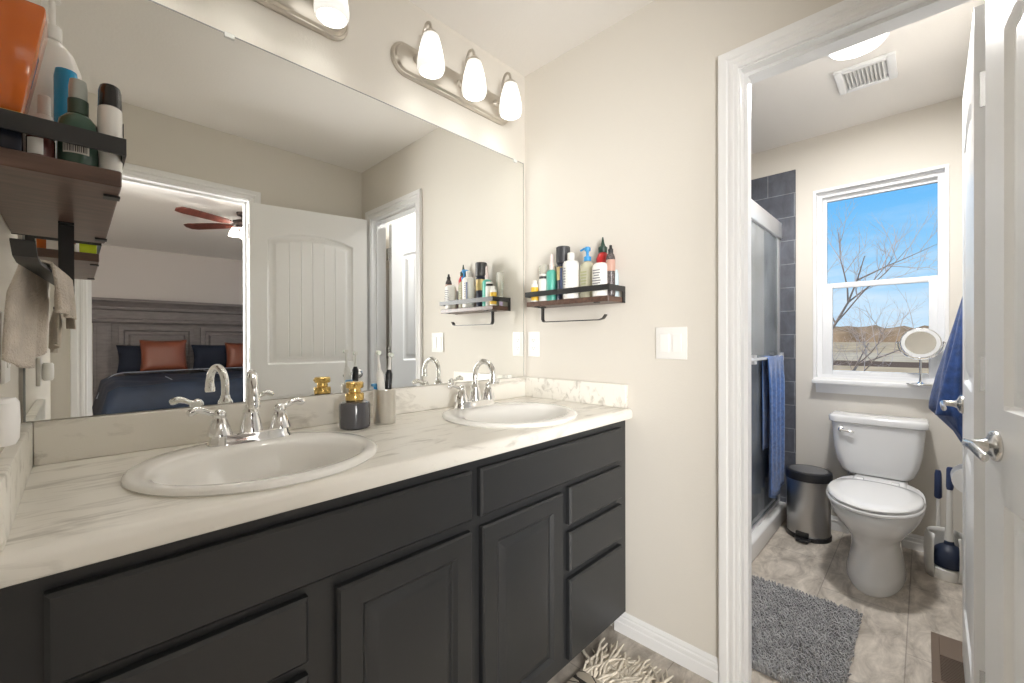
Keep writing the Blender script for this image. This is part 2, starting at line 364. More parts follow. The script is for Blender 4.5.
# ------------------------------------------------------------------ window_1 above the toilet
win = thing('window_1', 'white vinyl single-hung window above the toilet', 'window', (XF, (WY0 + WY1) / 2, WZ0), kind='structure')
XG = XF + .045
def frame(b, y0, y1, z0, z1, w, x0, x1, wl=None):
    wl = wl or (w, w, w, w)   # left(y1) right(y0) bottom top
    bx(b, x0, x1, y1 - wl[0], y1, z0, z1); bx(b, x0, x1, y0, y0 + wl[1], z0, z1)
    bx(b, x0, x1, y0 + wl[1], y1 - wl[0], z0, z0 + wl[2]); bx(b, x0, x1, y0 + wl[1], y1 - wl[0], z1 - wl[3], z1)
    return b
b = BM(); frame(b, WY0 - .012, WY1 + .012, WZ0, WZ1 + .012, .016, XF - .007, XF - .0005)
obj('casing_bead', b, M_white, win)
b = frame(BM(), WY0, WY1, WZ0, WZ1, .03, XG - .01, XG + .06); bx(b, XF, XG - .01, WY0, WY0 + .004, WZ0, WZ1); bx(b, XF, XG - .01, WY1 - .004, WY1, WZ0, WZ1); bx(b, XF, XG - .01, WY0, WY1, WZ1 - .004, WZ1)
obj('window_frame', b, M_vinyl, win)
s1 = obj('upper_sash', bevel(frame(BM(), WY0 + .03, WY1 - .03, 1.490, WZ1 - .03, .020, XG + .025, XG + .05, (.018, .0, .022, .022)), .003), M_vinyl, win)
obj('window_glass', bx(BM(), XG + .036, XG + .039, WY0 + .03, WY1 - .048, 1.51, WZ1 - .05), M_glass, s1)
s2 = obj('lower_sash', bevel(frame(BM(), WY0 + .03, WY1 - .03, WZ0 + .028, 1.512, .04, XG - .004, XG + .022, (.050, .035, .030, .032)), .003), M_vinyl, win)
obj('window_glass', bx(BM(), XG + .008, XG + .011, WY0 + .06, WY1 - .08, WZ0 + .055, 1.482), M_glass, s2)
b = rbx(XF - .062, XG - .008, WY0 - .05, WY1 + .012, .893, .917, .005)
struct('trim_5', b, M_white, 'white window sill board above the toilet', 'window sill')
b = BM(); loft(b, [[(XF - o, y, z) for o, z in ((0, .835), (.012, .835), (.014, .85), (.024, .87), (.030, .8925), (0, .8925))] for y in (WY0 - .03, WY1 - .004)])
struct('trim_6', b, M_white, 'white apron moulding under the window sill', 'window sill')

# ------------------------------------------------------------------ doors
def arch_door(w, h, t=.035):
    """two-panel door with arched planked top panel, local: x 0..w from the hinge, y -t..0, z 0..h"""
    sx0, sx1 = .095, w - .095
    pz = [(.20, .80, 0.), (1.00, 1.80, .055)]
    xs = {0., w}; zs = {0., h}
    for d in (0, .010, .012, .026, .030, .046, .050):
        xs |= {sx0 + d, sx1 - d}
        for a, z, r in pz: zs |= {a + d, z - d}
    gx = [sx0 + .05 + (sx1 - sx0 - .10) * k / 6 for k in range(1, 6)]
    for g in gx: xs |= {g - .004, g, g + .004}
    k = 0.
    while k < w: xs.add(round(k, 4)); k += .02
    k = 1.72
    while k < 1.87: zs.add(round(k, 4)); k += .004
    xs = sorted(xs); zs = sorted(zs)
    def ht(x, z):
        for a, zt, rise in pz:
            xc, hw = (sx0 + sx1) / 2, (sx1 - sx0) / 2
            top = zt + rise * max(0, 1 - ((x - xc) / hw) ** 2)
            d = min(x - sx0, sx1 - x, z - a, top - z)
            if d <= 0: continue
            if d < .011: return -.011 * d / .011
            if d < .028: return -.011
            if d < .048: return -.011 + .009 * (d - .028) / .020
            v = -.002
            if rise:
                for g in gx:
                    if abs(x - g) < .003: v = -.006
            return v
        return 0.
    b = BM()
    for side in (0, 1):
        g = [[b.verts.new((x, (ht(x, z) if side == 0 else -t - ht(x, z)), z)) for z in zs] for x in xs]
        for i in range(len(xs) - 1):
            for j in range(len(zs) - 1):
                b.faces.new((g[i][j], g[i + 1][j], g[i + 1][j + 1], g[i][j + 1]))
    def q(*p): b.faces.new([b.verts.new(v) for v in p])
    for x in (0, w): q((x, 0, 0), (x, -t, 0), (x, -t, h), (x, 0, h))
    for z in (0, h): q((0, 0, z), (w, 0, z), (w, -t, z), (0, -t, z))
    return b
def lever(door, x, z, side, dirx, t=.035):
    """rose, neck and lever on one face; side +1 is the y = 0 face"""
    y0 = 0 if side > 0 else -t
    b = BM()
    lathe(b, [(.0, 0), (.033, 0), (.033, .004 * side), (.030, .009 * side), (.022, .013 * side), (.015, .016 * side), (.011, .024 * side), (.010, .040 * side), (.0105, .050 * side), (0, .052 * side)], (x, y0, z), 28, axis='Y')
    c = [(x - dirx * .006, y0 + side * .046, z), (x + dirx * .02, y0 + side * .050, z + .001), (x + dirx * .05, y0 + side * .052, z + .004), (x + dirx * .08, y0 + side * .052, z), (x + dirx * .105, y0 + side * .050, z - .006), (x + dirx * .112, y0 + side * .047, z - .008)]
    p = spline(c, 5); n = len(p)
    tube(b, p, [.0095 if k < n - 4 else .0095 - .0015 * (k - n + 4) for k in range(n)], 12, .75)
    return obj('lever_handle', b, M_satin, door, local=True)
def hinge(door, z, x=0., y=.006, leaf=True):
    b = BM(); lathe(b, [(.0, -.045), (.0055, -.045), (.0055, .045), (0, .045)], (x - .002, y, z), 12)
    if leaf: bx(b, x - .0025, x - .0002, y - .034, y - .008, z - .044, z + .044)
    return obj('hinge', b, M_satin, door, local=True)
# toilet room door, open along the right wall of the toilet room
dA = thing('door_1', 'white panelled toilet room door standing open beside the toilet', 'door', (1.646, -.093, .012), radians(-.6), kind='structure')
obj('door_slab', arch_door(.605, 2.02), M_door, dA, local=True, angle=20)
lever(dA, .545, .920, 1, -1)
for z in (.24, 1.06, 1.80): hinge(dA, z, 0., -.037)
for z in (.24, 1.06, 1.80):
    b = BM(); bx(b, -.0022, -.0002, -.030, -.010, z - .045, z + .045)
    obj('hinge_leaf', b, M_satin, dA, local=True)
# bedroom door, swung back towards the end wall
dB = thing('door_2', 'white arched-panel bedroom door swung open at the right edge', 'door', (.757, -.248, .012), radians(12.0), kind='structure')
obj('door_slab', arch_door(.712, 2.012), M_door, dB, local=True, angle=20)
lever(dB, .650, .918, 1, -1); lever(dB, .650, .918, -1, -1)
for z in (.24, 1.06, 1.84): hinge(dB, z, 0., -.038)

# ------------------------------------------------------------------ vanity cabinet and countertop
FY = .848                                    # face-frame plane; fronts stand proud of it
van = thing('vanity_cabinet', 'long charcoal double vanity cabinet under the marble counter', 'vanity', ((XW + XE) / 2, 1.12, 0))
b = BM()
bx(b, XW + .003, XE - .003, FY, YN - .002, .09, .742); bx(b, XW + .003, XE - .003, FY, FY + .03, .742, .854)
bx(b, XW + .003, XE - .003, FY + .03, YN - .003, .742, .75)
obj('cabinet_body', b, M_cab, van)
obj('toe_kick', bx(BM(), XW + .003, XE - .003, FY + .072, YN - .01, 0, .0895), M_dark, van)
def front(x0, x1, z0, z1):
    b = BM(); y = FY - .0005; c = .006
    loops = [[(x0, y, z0), (x1, y, z0), (x1, y, z1), (x0, y, z1)]]
    for d, dy in ((0, .014), (c, .0195)):
        loops.append([(x0 + d, y - dy, z0 + d), (x1 - d, y - dy, z0 + d), (x1 - d, y - dy, z1 - d), (x0 + d, y - dy, z1 - d)])
    return loft(b, loops)
def panel_door(x0, x1, z0, z1):
    b = BM(); y = FY - .0005
    prof = [(0, 0), (0, .014), (.005, .0195), (.050, .0195), (.056, .013), (.060, .010), (.064, .010), (.084, .0185), (.088, .0195)]
    return loft(b, [[(x0 + d, y - dy, z0 + d), (x1 - d, y - dy, z0 + d), (x1 - d, y - dy, z1 - d), (x0 + d, y - dy, z1 - d)] for d, dy in prof])
for x0, x1 in ((-.030, .709), (.738, 1.459)):
    obj('false_front', front(x0, x1, .7005, .827), M_cab, van, angle=20)
for x0, x1 in ((-.030, .305), (1.125, 1.459)):
    for z0, z1 in ((.557, .680), (.404, .532), (.112, .377)):
        obj('drawer_front', front(x0, x1, z0, z1), M_cab, van, angle=20)
for x0, x1 in ((.360, .707), (.744, 1.089)):
    obj('cabinet_door', panel_door(x0, x1, .112, .672), M_cab, van, angle=20)

CT, CB = .895, .855
SINKS = [(.300, 1.068, .242, .236), (1.090, 1.068, .246, .236)]
def ell(cx, cy, a, bb, n=56): return [(cx + a * cos(2 * pi * k / n), cy + bb * sin(2 * pi * k / n)) for k in range(n)]
top = thing('countertop', 'cream marble-look double-sink countertop with backsplash', 'countertop', ((XW + XE) / 2, 1.1, CB))
b = BM()
yf = .8355; y1 = YN - .002; x0, x1 = XW + .002, XE - .002
def ring(b, pts, z):
    v = [b.verts.new((p[0], p[1], z)) for p in pts]
    return [b.edges.new((v[i], v[(i + 1) % len(v)])) for i in range(len(v))]
ed = ring(b, [(x0, yf), (x1, yf), (x1, y1), (x0, y1)], CT)
for cx, cy, a, bb in SINKS: ed += ring(b, ell(cx, cy, a - .012, bb - .012), CT)
bmesh.ops.triangle_fill(b, use_beauty=True, use_dissolve=False, edges=ed)
nose = [(yf, CT)] + [(.8175 + .0185 - .0185 * sin(k * pi / 12), CT - .0185 + .0185 * cos(k * pi / 12)) for k in range(1, 7)] + [(.8175, CB + .008), (.8195, CB + .002), (.823, CB), (FY - .012, CB), (FY - .012, CB + .012), (.95, CB + .012)]
loft(b, [[(x, y, z) for y, z in nose] for x in (x0, x1)], False, False, closed=False)
obj('counter_slab', b, M_marble, top, angle=40)
SP = .988
obj('backsplash', rbx(XW + .021, XE - .021, YN - .0205, YN - .001, CT, SP, .004), M_marble, top)
obj('side_splash', rbx(XE - .0205, XE - .001, .836, YN - .001, CT, SP, .004), M_marble, top)
obj('side_splash', rbx(XW + .001, XW + .0205, .836, YN - .001, CT, SP, .004), M_marble, top)

def sink(cx, cy, a, bb, label):
    s = thing('oval_sink', label, 'sink', (cx, cy, CT), group=None)
    z = CT
    # outer rim rings, then a bowl whose centre lies forward of the faucet ledge
    R = [(a - .014, bb - .014, 0, z - .02), (a - .004, bb - .004, 0, z + .0005), (a, bb, 0, z + .004), (a - .001, bb - .001, 0, z + .009), (a - .008, bb - .008, 0, z + .013),
         (a - .022, bb - .030, -.010, z + .014), (a - .032, bb - .066, -.030, z + .013), (a - .040, bb - .078, -.034, z + .008), (a - .048, bb - .086, -.036, z - .006),
         (a - .060, bb - .098, -.038, z - .04), (a - .085, bb - .118, -.038, z - .085), (a - .125, bb - .150, -.036, z - .115), (a - .180, bb - .190, -.034, z - .125), (.022, .022, -.034, z - .128)]
    n = 64; b = BM()
    loft(b, [[(cx + p * cos(2 * pi * k / n), cy + o + q * sin(2 * pi * k / n), zz) for k in range(n)] for p, q, o, zz in R], False, True)
    obj('basin', b, M_sink, s, angle=60)
    b = BM(); lathe(b, [(0, 0), (.021, 0), (.021, .003), (.012, .004), (0, .0025)], (cx, cy - .034, z - .1285), 24)
    obj('drain', b, M_chrome, s)
sink(*SINKS[0], 'white oval drop-in sink nearer the left wall')
sink(*SINKS[1], 'white oval drop-in sink at the end-wall side of the counter')

def faucet(x, y, label, turn=0.):
    z = CT + .0125
    f = thing('faucet', label, 'faucet', (x, y, z))
    b = BM()
    def oblong(hw, hd, zz, n=40):
        L = []
        for k in range(n):
            t = 2 * pi * k / n; L.append((x + hw * (abs(cos(t)) ** .55) * (1 if cos(t) >= 0 else -1), y + hd * (abs(sin(t)) ** .8) * (1 if sin(t) >= 0 else -1), zz))
        return L
    loft(b, [oblong(.094, .031, z), oblong(.094, .031, z + .004), oblong(.090, .028, z + .010), oblong(.088, .026, z + .022), oblong(.084, .022, z + .025)])
    obj('deck_plate', b, M_chrome, f)
    b = BM()
    lathe(b, [(.027, .024), (.0265, .030), (.0225, .052), (.0185, .066), (.0195, .070), (.018, .075), (.0135, .082), (.0115, .092)], (x, y, z), 24)
    obj('spout_body', b, M_chrome, f)
    b = BM(); pts = [(x, y, z + .08), (x, y, z + .115)]
    R = .052
    for k in range(0, 15):
        t = pi * k / 13.2; q = R - R * cos(t); pts.append((x - q * sin(turn), y - q * cos(turn), z + .122 + R * sin(t)))
    n = len(pts); tube(b, pts, [.0105] * (n - 2) + [.0115, .0125], 14)
    e = Vector(pts[-1]); d = (Vector(pts[-1]) - Vector(pts[-2])).normalized()
    tube(b, [e, e + d * .004, e + d * .016, e + d * .018], [.0125, .014, .0135, .011], 14)
    obj('spout', b, M_chrome, f)
    for s in (-1, 1):
        hx = x + s * .068
        b = BM(); lathe(b, [(.0275, .024), (.0270, .029), (.0225, .044), (.0165, .060), (.0130, .066), (.0150, .070), (.0145, .076), (.010, .083), (.004, .087), (0, .088)], (hx, y, z), 24)
        h = obj('handle_base', b, M_chrome, f)
        b = BM()
        c = [(hx, y, z + .076), (hx + s * .018, y + .002, z + .079), (hx + s * .030, y + .003, z + .085), (hx + s * .044, y + .003, z + .089), (hx + s * .056, y + .002, z + .085), (hx + s * .064, y + .001, z + .082)]
        p = spline(c, 5); n = len(p)
        tube(b, p, [.006 + .0035 * max(0, sin(pi * min(1, (k / (n - 1))) ** 2.2)) if k < n - 1 else .004 for k in range(n)], 12, .8)
        obj('handle_lever', b, M_chrome, h)
    obj('lift_rod', tube(BM(), [(x, y + .021, z + .008), (x, y + .021, z + .05), (x, y + .021, z + .056), (x, y + .021, z + .062)], [.0022, .0022, .005, .003], 10), M_chrome, f)
faucet(.315, 1.243, 'chrome two-handle faucet behind the sink nearer the left wall', radians(11))
faucet(1.088, 1.258, 'chrome two-handle faucet behind the sink by the end wall')

# ------------------------------------------------------------------ mirror
mr = thing('vanity_mirror', 'large frameless wall mirror above the double vanity', 'mirror', (.71, YN, SP))
obj('mirror_glass', bx(BM(), -.074, 1.497, YN - .0065, YN - .0015, SP + .0025, 2.006), M_mirror, mr)
b = BM(); bx(b, -.0775, -.074, YN - .0075, YN - .001, SP + .002, 2.006); bx(b, 1.497, 1.4995, YN - .007, YN - .001, SP + .002, 2.006); bx(b, -.0775, 1.4995, YN - .007, YN - .001, 2.006, 2.009)
obj('mirror_edge', b, mat('mirror_edge_grey', (.25, .26, .25), .3), mr)
for x, z in ((1.44, 2.006), (.30, 2.006), (.22, SP + .003), (1.40, SP + .003)):
    up = 1 if z > 1.5 else -1
    b = rbx(x - .012, x + .012, YN - .011, YN - .0068, min(z - .009 * up, z + .003 * up), max(z - .009 * up, z + .003 * up) + .002, .001, 1)
    obj('mirror_clip', b, mat('clip_plastic', (.75, .75, .72), .2), mr)

# ------------------------------------------------------------------ vanity light bars
def light_bar(xc, label):
    L = thing('vanity_light', label, 'wall lamp', (xc, YN, 2.20), group=None)
    b = BM(); z0 = 2.200; hw, hh = .303, .061; yb = YN - .001
    def track(d, y, n=14):
        o = []; r = hh - d; c = hw - hh
        for k in range(n + 1):
            t = -pi / 2 + pi * k / n; o.append((xc + c + r * cos(t), y, z0 + r * sin(t)))
        for k in range(n + 1):
            t = pi / 2 + pi * k / n; o.append((xc - c + r * cos(t), y, z0 + r * sin(t)))
        return o
    loft(b, [track(0, yb), track(0, yb - .008), track(.006, yb - .014), track(.010, yb - .014), track(.016, yb - .022), track(.020, yb - .0235)])
    obj('back_plate', b, M_nickel, L, angle=25)
    for k in (-1, 0, 1):
        x = xc + k * .204; yl = YN - .113; zt = 2.262
        b = BM()
        lathe(b, [(0, -.0235), (.017, -.0235), (.017, -.028), (.012, -.034), (0, -.036)], (x, yb, 2.21), 16, axis='Y')
        p = spline([(x, yb - .03, 2.21), (x, yb - .05, 2.215), (x, yb - .062, 2.25), (x, yb - .066, 2.285), (x, yb - .082, 2.312), (x, yb - .102, 2.308), (x, yl, 2.285), (x, yl, 2.262)], 6)
        tube(b, p, .0055, 10)
        lathe(b, [(.0, .016), (.010, .016), (.016, .010), (.026, .0), (.028, -.010), (.0, -.012)], (x, yl, zt), 20)
        arm = obj('lamp_arm', b, M_nickel, L)
        b = BM()
        pr = [(.022, .0), (.028, -.005), (.034, -.024), (.041, -.054), (.0465, -.084), (.0495, -.108), (.0490, -.122), (.0445, -.133), (.041, -.134), (.043, -.124), (.046, -.108), (.043, -.084), (.037, -.054), (.028, -.018), (.0, -.012)]
        lathe(b, pr, (x, yl, 2.260), 28, cap0=False)
        sh = obj('glass_shade', b, M_shade, L, angle=60)
        ld = bpy.data.lights.new('vanity_lamp', 'POINT'); ld.energy = P_BULB; ld.shadow_soft_size = .028; ld.color = (1, .97, .92)
        lo = bpy.data.objects.new('vanity_lamp', ld); C.objects.link(lo); lo.location = (x, yl, 2.180)
light_bar(.334, 'three-light nickel vanity bar over the sink nearer the left wall')
light_bar(1.098, 'three-light nickel vanity bar over the sink by the end wall')

# ------------------------------------------------------------------ wall plates
def wall_plate(name, label, cat, x, y, z, nx, kind, group=None):
    """plate on a wall whose normal is nx along X; kind 'rockers' or 'outlet'"""
    hw = .058 if kind == 'rockers2' else .036; hh = .0585
    t = thing(name, label, cat, (x, y, z))
    a, c = sorted((x + nx * .0005, x + nx * .006))
    obj('cover_plate', rbx(a, c, y - hw, y + hw, z - hh, z + hh, .0022, 2), M_plate, t)
    if kind.startswith('rockers'):
        for dy in ((-.023, .023) if kind == 'rockers2' else (0,)):
            b = BM(); loft(b, [[(x + nx * .006, y + dy + sy * .0165, z + sz * .0335) for sy, sz in ((-1, -1), (1, -1), (1, 1), (-1, 1))],
                               [(x + nx * (.008 if sz < 0 else .011), y + dy + sy * .0155, z + sz * .0325) for sy, sz in ((-1, -1), (1, -1), (1, 1), (-1, 1))]])
            obj('rocker', b, mat('rocker_white', (.90, .89, .87), .3), t)
    else:
        a, c = sorted((x + nx * .006, x + nx * .0078))
        obj('receptacle', rbx(a, c, y - .0165, y + .0165, z - .0335, z + .0335, .0015, 1), mat('rocker_white'), t)
        a, c = sorted((x + nx * .0078, x + nx * .0081))
        for dz in (-.019, .019):
            b = BM(); bx(b, a, c, y - .0075, y - .005, z + dz - .002, z + dz + .006); bx(b, a, c, y + .005, y + .0075, z + dz - .002, z + dz + .006); bx(b, a, c, y - .002, y + .002, z + dz - .009, z + dz - .005)
            obj('slot', b, mat('slot_dark', (.05, .05, .05), .6), t)
    return t
wall_plate('light_switch', 'white double rocker switch by the toilet room doorway', 'light switch', XE, .662, 1.151, -1, 'rockers2')
wall_plate('power_outlet', 'white outlet on the end wall beside the mirror', 'outlet', XE, 1.327, 1.144, -1, 'outlet')
wall_plate('power_outlet', 'white outlet plate on the left wall under the hanging cloth', 'outlet', XW, 1.098, 1.152, 1, 'outlet')
pi_ = thing('air_freshener', 'white plug-in device low on the left wall above the side splash', 'air freshener', (XW, .79, 1.06))
b = BM(); lathe(b, [(0, -.028), (.016, -.028), (.021, -.022), (.022, .0), (.021, .022), (.016, .027), (0, .028)], (XW + .0245, .78, 1.068), 20, .62, .9)
obj('freshener_body', b, M_plate, pi_)
obj('wall_plug', rbx(XW + .0005, XW + .010, .745, .815, 1.025, 1.112, .002), mat('plug_grey', (.62, .60, .56), .4), pi_)

# ------------------------------------------------------------------ wall shelves with rails and towel arms
def wall_shelf(xw, nx, y0, y1, zb, dep, arm, label):
    s = thing('wall_shelf', label, 'shelf', (xw, (y0 + y1) / 2, zb))
    def X(d): return xw + nx * d
    a, c = sorted((X(.001), X(dep)))
    obj('shelf_board', rbx(a, c, y0 + .004, y1 - .004, zb, zb + .021, .0015, 1), M_wood, s)
    b = BM(); zr = zb + .042; h = .022; t = .0035
    a, c = sorted((X(dep + .001), X(dep + .001 + t))); bx(b, a, c, y0, y1, zr, zr + h)
    for y in (y0, y1 - t):
        a, c = sorted((X(.001), X(dep + .001))); bx(b, a, c, y, y + t, zr, zr + h)
        a, c = sorted((X(.001), X(.018))); bx(b, a, c, y, y + t, zb - .001, zr)
    obj('guard_rail', b, M_blackm, s)
    for yy in (y0 + .06, y1 - .06):
        a, c = sorted((X(dep - .016), X(dep + .001))); obj('bracket', bx(BM(), a, c, yy - .009, yy + .009, zb - .0035, zb - .0005), M_blackm, s)
    xa, ya, yb_, za = arm[:4]; xn = arm[4] if len(arm) > 4 else xa
    p = [(xa, ya, zb - .0005), (xa, ya, za + .012), (xa, ya - .004, za + .003), (xa, ya - .012, za), (xn + (xa - xn) * .10, yb_ + .03, za), (xn + (xa - xn) * .04, yb_ + .012, za + .005), (xn, yb_, za + .020)]
    b = BM(); ribbon(b, p, .019, .0035, (1, 0, 0)); bx(b, xa - .0095, xa + .0095, ya - .012, ya + .020, zb - .0042, zb - .0005)
    obj('towel_arm', b, M_blackm, s)
    return s
ZL, ZR = 1.366, 1.310
wall_shelf(XW, 1, .760, 1.235, ZL, .128, (-.010, 1.06, .715, 1.254, -.040), 'dark wood shelf with black rail on the left wall, hung with a cloth')
wall_shelf(XE, -1, .848, 1.272, ZR, .120, (1.447, 1.215, .893, 1.243), 'dark wood shelf with black rail on the end wall over the counter')

def bottle(name, label, cat, x, y, z, parts, group=None, sx=1., sy=1., rot=0.):
    """parts: (part name, profile, material[, n[, sx, sy]]) ; profiles are (radius, height) pairs above the foot"""
    t = thing(name, label, cat, (x, y, z), group=group)
    for p in parts:
        n = p[3] if len(p) > 3 else 22
        ax, ay = (p[4], p[5]) if len(p) > 5 else (sx, sy)
        b = BM(); lathe(b, p[1], (x, y, z), n, ax, ay, rot=rot)
        obj(p[0], b, p[2], t, angle=40)
    return t
def can(r, h, c=.002): return [(0, 0), (r - c, 0), (r, c), (r, h - c), (r - c, h), (0, h)]
def seg(r, a, b, c=.001): return [(0, a), (r - c, a), (r, a + c), (r, b - c), (r - c, b), (0, b)]
def shoulder(r, h, rn, hs): return [(0, 0), (r - .003, 0), (r, .003), (r, h - hs), (r * .97, h - hs * .6), (r * .80, h - hs * .25), (rn + .002, h - .001), (rn, h), (0, h)]
def pump_head(z, r, d=(1, 0)):  # nozzle tube pieces
    pass
mW = mat('plastic_white', (.82, .81, .78), .35); mO = mat('plastic_offwhite', (.76, .74, .70), .4)
mK = M_blackp; mY = mat('plastic_yellow', (.80, .50, .04), .35); mTeal = mat('plastic_teal', (.10, .46, .37), .3)
mGold = mat('gold_label', (.62, .48, .22), .35, .4); mNv = mat('can_navy', (.025, .03, .06), .3)
mBl = mat('pump_blue', (.03, .28, .62), .3); mRed = mat('plastic_red', (.56, .03, .03), .3); mGrn = mat('cap_dark_green', (.02, .055, .04), .35)
mClear = mat('clear_plastic', (.88, .87, .80), .12, trans=.65); mYel = mat('pale_gel', (.86, .85, .66), .15, trans=.5)
mPink = mat('label_pinkbrown', (.50, .30, .24), .5); mLb = mat('plastic_paleblue', (.55, .66, .70), .35); mLilac = mat('plastic_lilac', (.45, .38, .55), .4)
mTxt = mat('print_grey', (.22, .22, .24), .6)
def text_rows(t, x, y, z, nx, w, rows, pitch, name='label_print', m=None, axis='x'):
    """rows of small printed bars on a bottle face"""
    b = BM(); rnd = random.Random(int((x + y + z) * 1e4))
    for k in range(rows):
        ww = w * rnd.uniform(.55, 1); zz = z - k * pitch
        if axis == 'x': a, c = sorted((x, x + nx * .0006)); bx(b, a, c, y - ww / 2, y + ww / 2, zz - pitch * .22, zz + pitch * .22)
        else: a, c = sorted((y, y + nx * .0006)); bx(b, x - ww / 2, x + ww / 2, a, c, zz - pitch * .22, zz + pitch * .22)
    return obj(name, b, m or mTxt, t)

ZS = ZR + .0215
GR = 'toiletries on the end wall shelf'
bottle('tube_bottle', 'small bottle with a yellow band at the mirror end of the shelf', 'bottle', 1.425, 1.243, ZS, [('body', shoulder(.0165, .082, .010, .012), mW), ('label', seg(.0169, .006, .066), mY), ('cap', seg(.0095, .082, .096), mW)], GR)
bottle('squeeze_tube', 'clear upturned tube behind the yellow-banded bottle', 'tube', 1.478, 1.236, ZS, [('body', [(0, 0), (.013, 0), (.014, .03), (.015, .06), (.019, .155), (.019, .17), (0, .17)], mClear, 20, .55, 1.25)], GR)
bottle('jar', 'small lilac jar at the shelf corner next to the mirror', 'jar', 1.462, 1.258, ZS, [('body', can(.0095, .036), mLilac), ('lid', seg(.0098, .036, .046), mW)], GR)
tt = bottle('lotion_bottle', 'white bottle with a black neck band beside the teal bottle', 'bottle', 1.436, 1.203, ZS, [('body', shoulder(.0195, .100, .017, .006), mW), ('neck_band', seg(.0178, .100, .111), mK), ('cap', seg(.017, .111, .121), mO)], GR)
bottle('pump_bottle', 'teal bottle with a pale pink pump cap', 'bottle', 1.452, 1.168, ZS, [('body', shoulder(.0235, .138, .010, .02), mTeal), ('cap', [(0, .138), (.010, .138), (.010, .160), (.007, .163), (.007, .200), (.005, .206), (0, .206)], mat('cap_palepink', (.80, .68, .66), .35))], GR)
t = bottle('spray_can', 'tall dark aerosol can with a gold label', 'spray can', 1.462, 1.113, ZS, [('body', shoulder(.0285, .158, .024, .012), mNv), ('label', seg(.0288, .086, .144), mGold), ('cap', seg(.0300, .158, .231, .003), mat('cap_charcoal', (.045, .045, .05), .4))], GR)
t = bottle('lotion_bottle', 'white rounded bottle with dark print standing in front of the aerosol can', 'bottle', 1.432, 1.050, ZS, [('body', shoulder(.034, .162, .013, .022), mW), ('cap', seg(.0145, .162, .192, .002), mO)], GR)
text_rows(t, 1.432 - .0338, 1.058, ZS + .125, -1, .012, 7, .011)
b = BM(); bx(b, 1.3965, 1.3980, 1.068, 1.080, ZS + .02, ZS + .13); obj('label_stripe', b, mat('print_navy', (.05, .07, .15), .5), t)
t = bottle('soap_pump', 'clear pump bottle of pale yellow soap with a blue pump', 'bottle', 1.455, .984, ZS, [('body', [(0, 0), (.034, 0), (.036, .003), (.036, .115), (.030, .138), (.016, .150), (.012, .152), (0, .152)], mYel, 26, .8, 1.), ('collar', seg(.015, .152, .170), mBl)], GR)
b = BM(); lathe(b, [(0, .170), (.006, .170), (.006, .192), (.012, .193), (.013, .205), (.009, .210), (0, .211)], (1.455, .984, ZS), 18); tube(b, [(1.455, .984, ZS + .203), (1.455, 1.000, ZS + .205), (1.455, 1.018, ZS + .199)], [.006, .005, .004], 10)
obj('pump', b, mBl, t)
text_rows(t, 1.455 - .0290, .984, ZS + .105, -1, .030, 6, .012, m=mat('print_olive', (.30, .32, .18), .6))
t = bottle('lotion_bottle', 'squarish white bottle in front of the red-capped one', 'bottle', 1.426, .905, ZS, [('body', [(0, 0), (.030, 0), (.033, .003), (.033, .112), (.031, .122), (.022, .130), (0, .131)], mW, 28, .85, 1.)], GR)
text_rows(t, 1.426 - .0285, .905, ZS + .10, -1, .040, 6, .010)
bottle('sauce_bottle', 'red bottle with a pointed dark green cap', 'bottle', 1.490, .934, ZS, [('body', [(0, 0), (.022, 0), (.024, .003), (.024, .12), (.0265, .135), (.0265, .160), (.020, .178), (.013, .184), (0, .184)], mRed), ('cap', [(0, .184), (.018, .184), (.018, .205), (.010, .212), (.006, .226), (.0025, .247), (0, .248)], mGrn)], GR)
bottle('dropper_bottle', 'dark speckled bottle with a black nozzle and pink-brown label', 'bottle', 1.440, .868, ZS, [('body', shoulder(.0175, .166, .008, .03), mat('speckled_glass', (.10, .085, .085), .25, var=(160, .9))), ('label', seg(.0179, .095, .140), mPink), ('cap', [(0, .166), (.010, .166), (.010, .180), (.006, .184), (.005, .196), (0, .198)], mK)], GR)
bottle('tube_bottle', 'pale blue tube at the doorway end of the shelf', 'tube', 1.490, .876, ZS, [('body', [(0, 0), (.012, 0), (.013, .003), (.012, .09), (.008, .108), (0, .11)], mLb)], GR)
bx_ = rbx(1.487, 1.512, 1.195, 1.220, ZS, ZS + .165, .003); o = obj('tube_box', bx_, mO, loc=(1.5, 1.207, ZS)); tag(o, 'slim off-white carton against the end wall behind the white bottle', 'carton', GR)

# left wall shelf
ZS = ZL + .0215; GL = 'toiletries on the left wall shelf'
t = bottle('deodorant', 'white stick with a glossy black cap at the front corner of the shelf', 'deodorant', .0345, .800, ZS, [('body', [(0, 0), (.0105, 0), (.0122, .002), (.0130, .070), (.0126, .090), (0, .091)], mW, 24, 1., 1.5), ('cap', [(0, .091), (.0124, .091), (.0118, .114), (.0105, .120), (.007, .122), (0, .122)], mat('cap_gloss_black', (.02, .02, .02), .15), 24, 1., 1.5)], GL)
b = BM()
for k, (z0, z1) in enumerate(((.020, .036), (.040, .052), (.056, .074))): bx(b, .0470, .0478, .793, .807, ZS + z0, ZS + z1)
obj('label_print', b, mK, t)
mGlass = mat('bottle_green', (.055, .110, .080), .18)
t = bottle('spray_bottle', 'dark green pump spray bottle with a barcode label', 'bottle', .0040, .800, ZS, [('body', [(0, 0), (.0185, 0), (.0195, .002), (.0195, .050), (.0180, .062), (.0120, .070), (.0095, .072), (0, .072)], mGlass, 28), ('collar', seg(.0100, .072, .092), mat('collar_green', (.035, .065, .045), .35)), ('spray_head', [(0, .092), (.0090, .092), (.0090, .108), (.0080, .117), (0, .118)], mat('head_frosted', (.42, .45, .42), .3))], GL)
lb = BM()
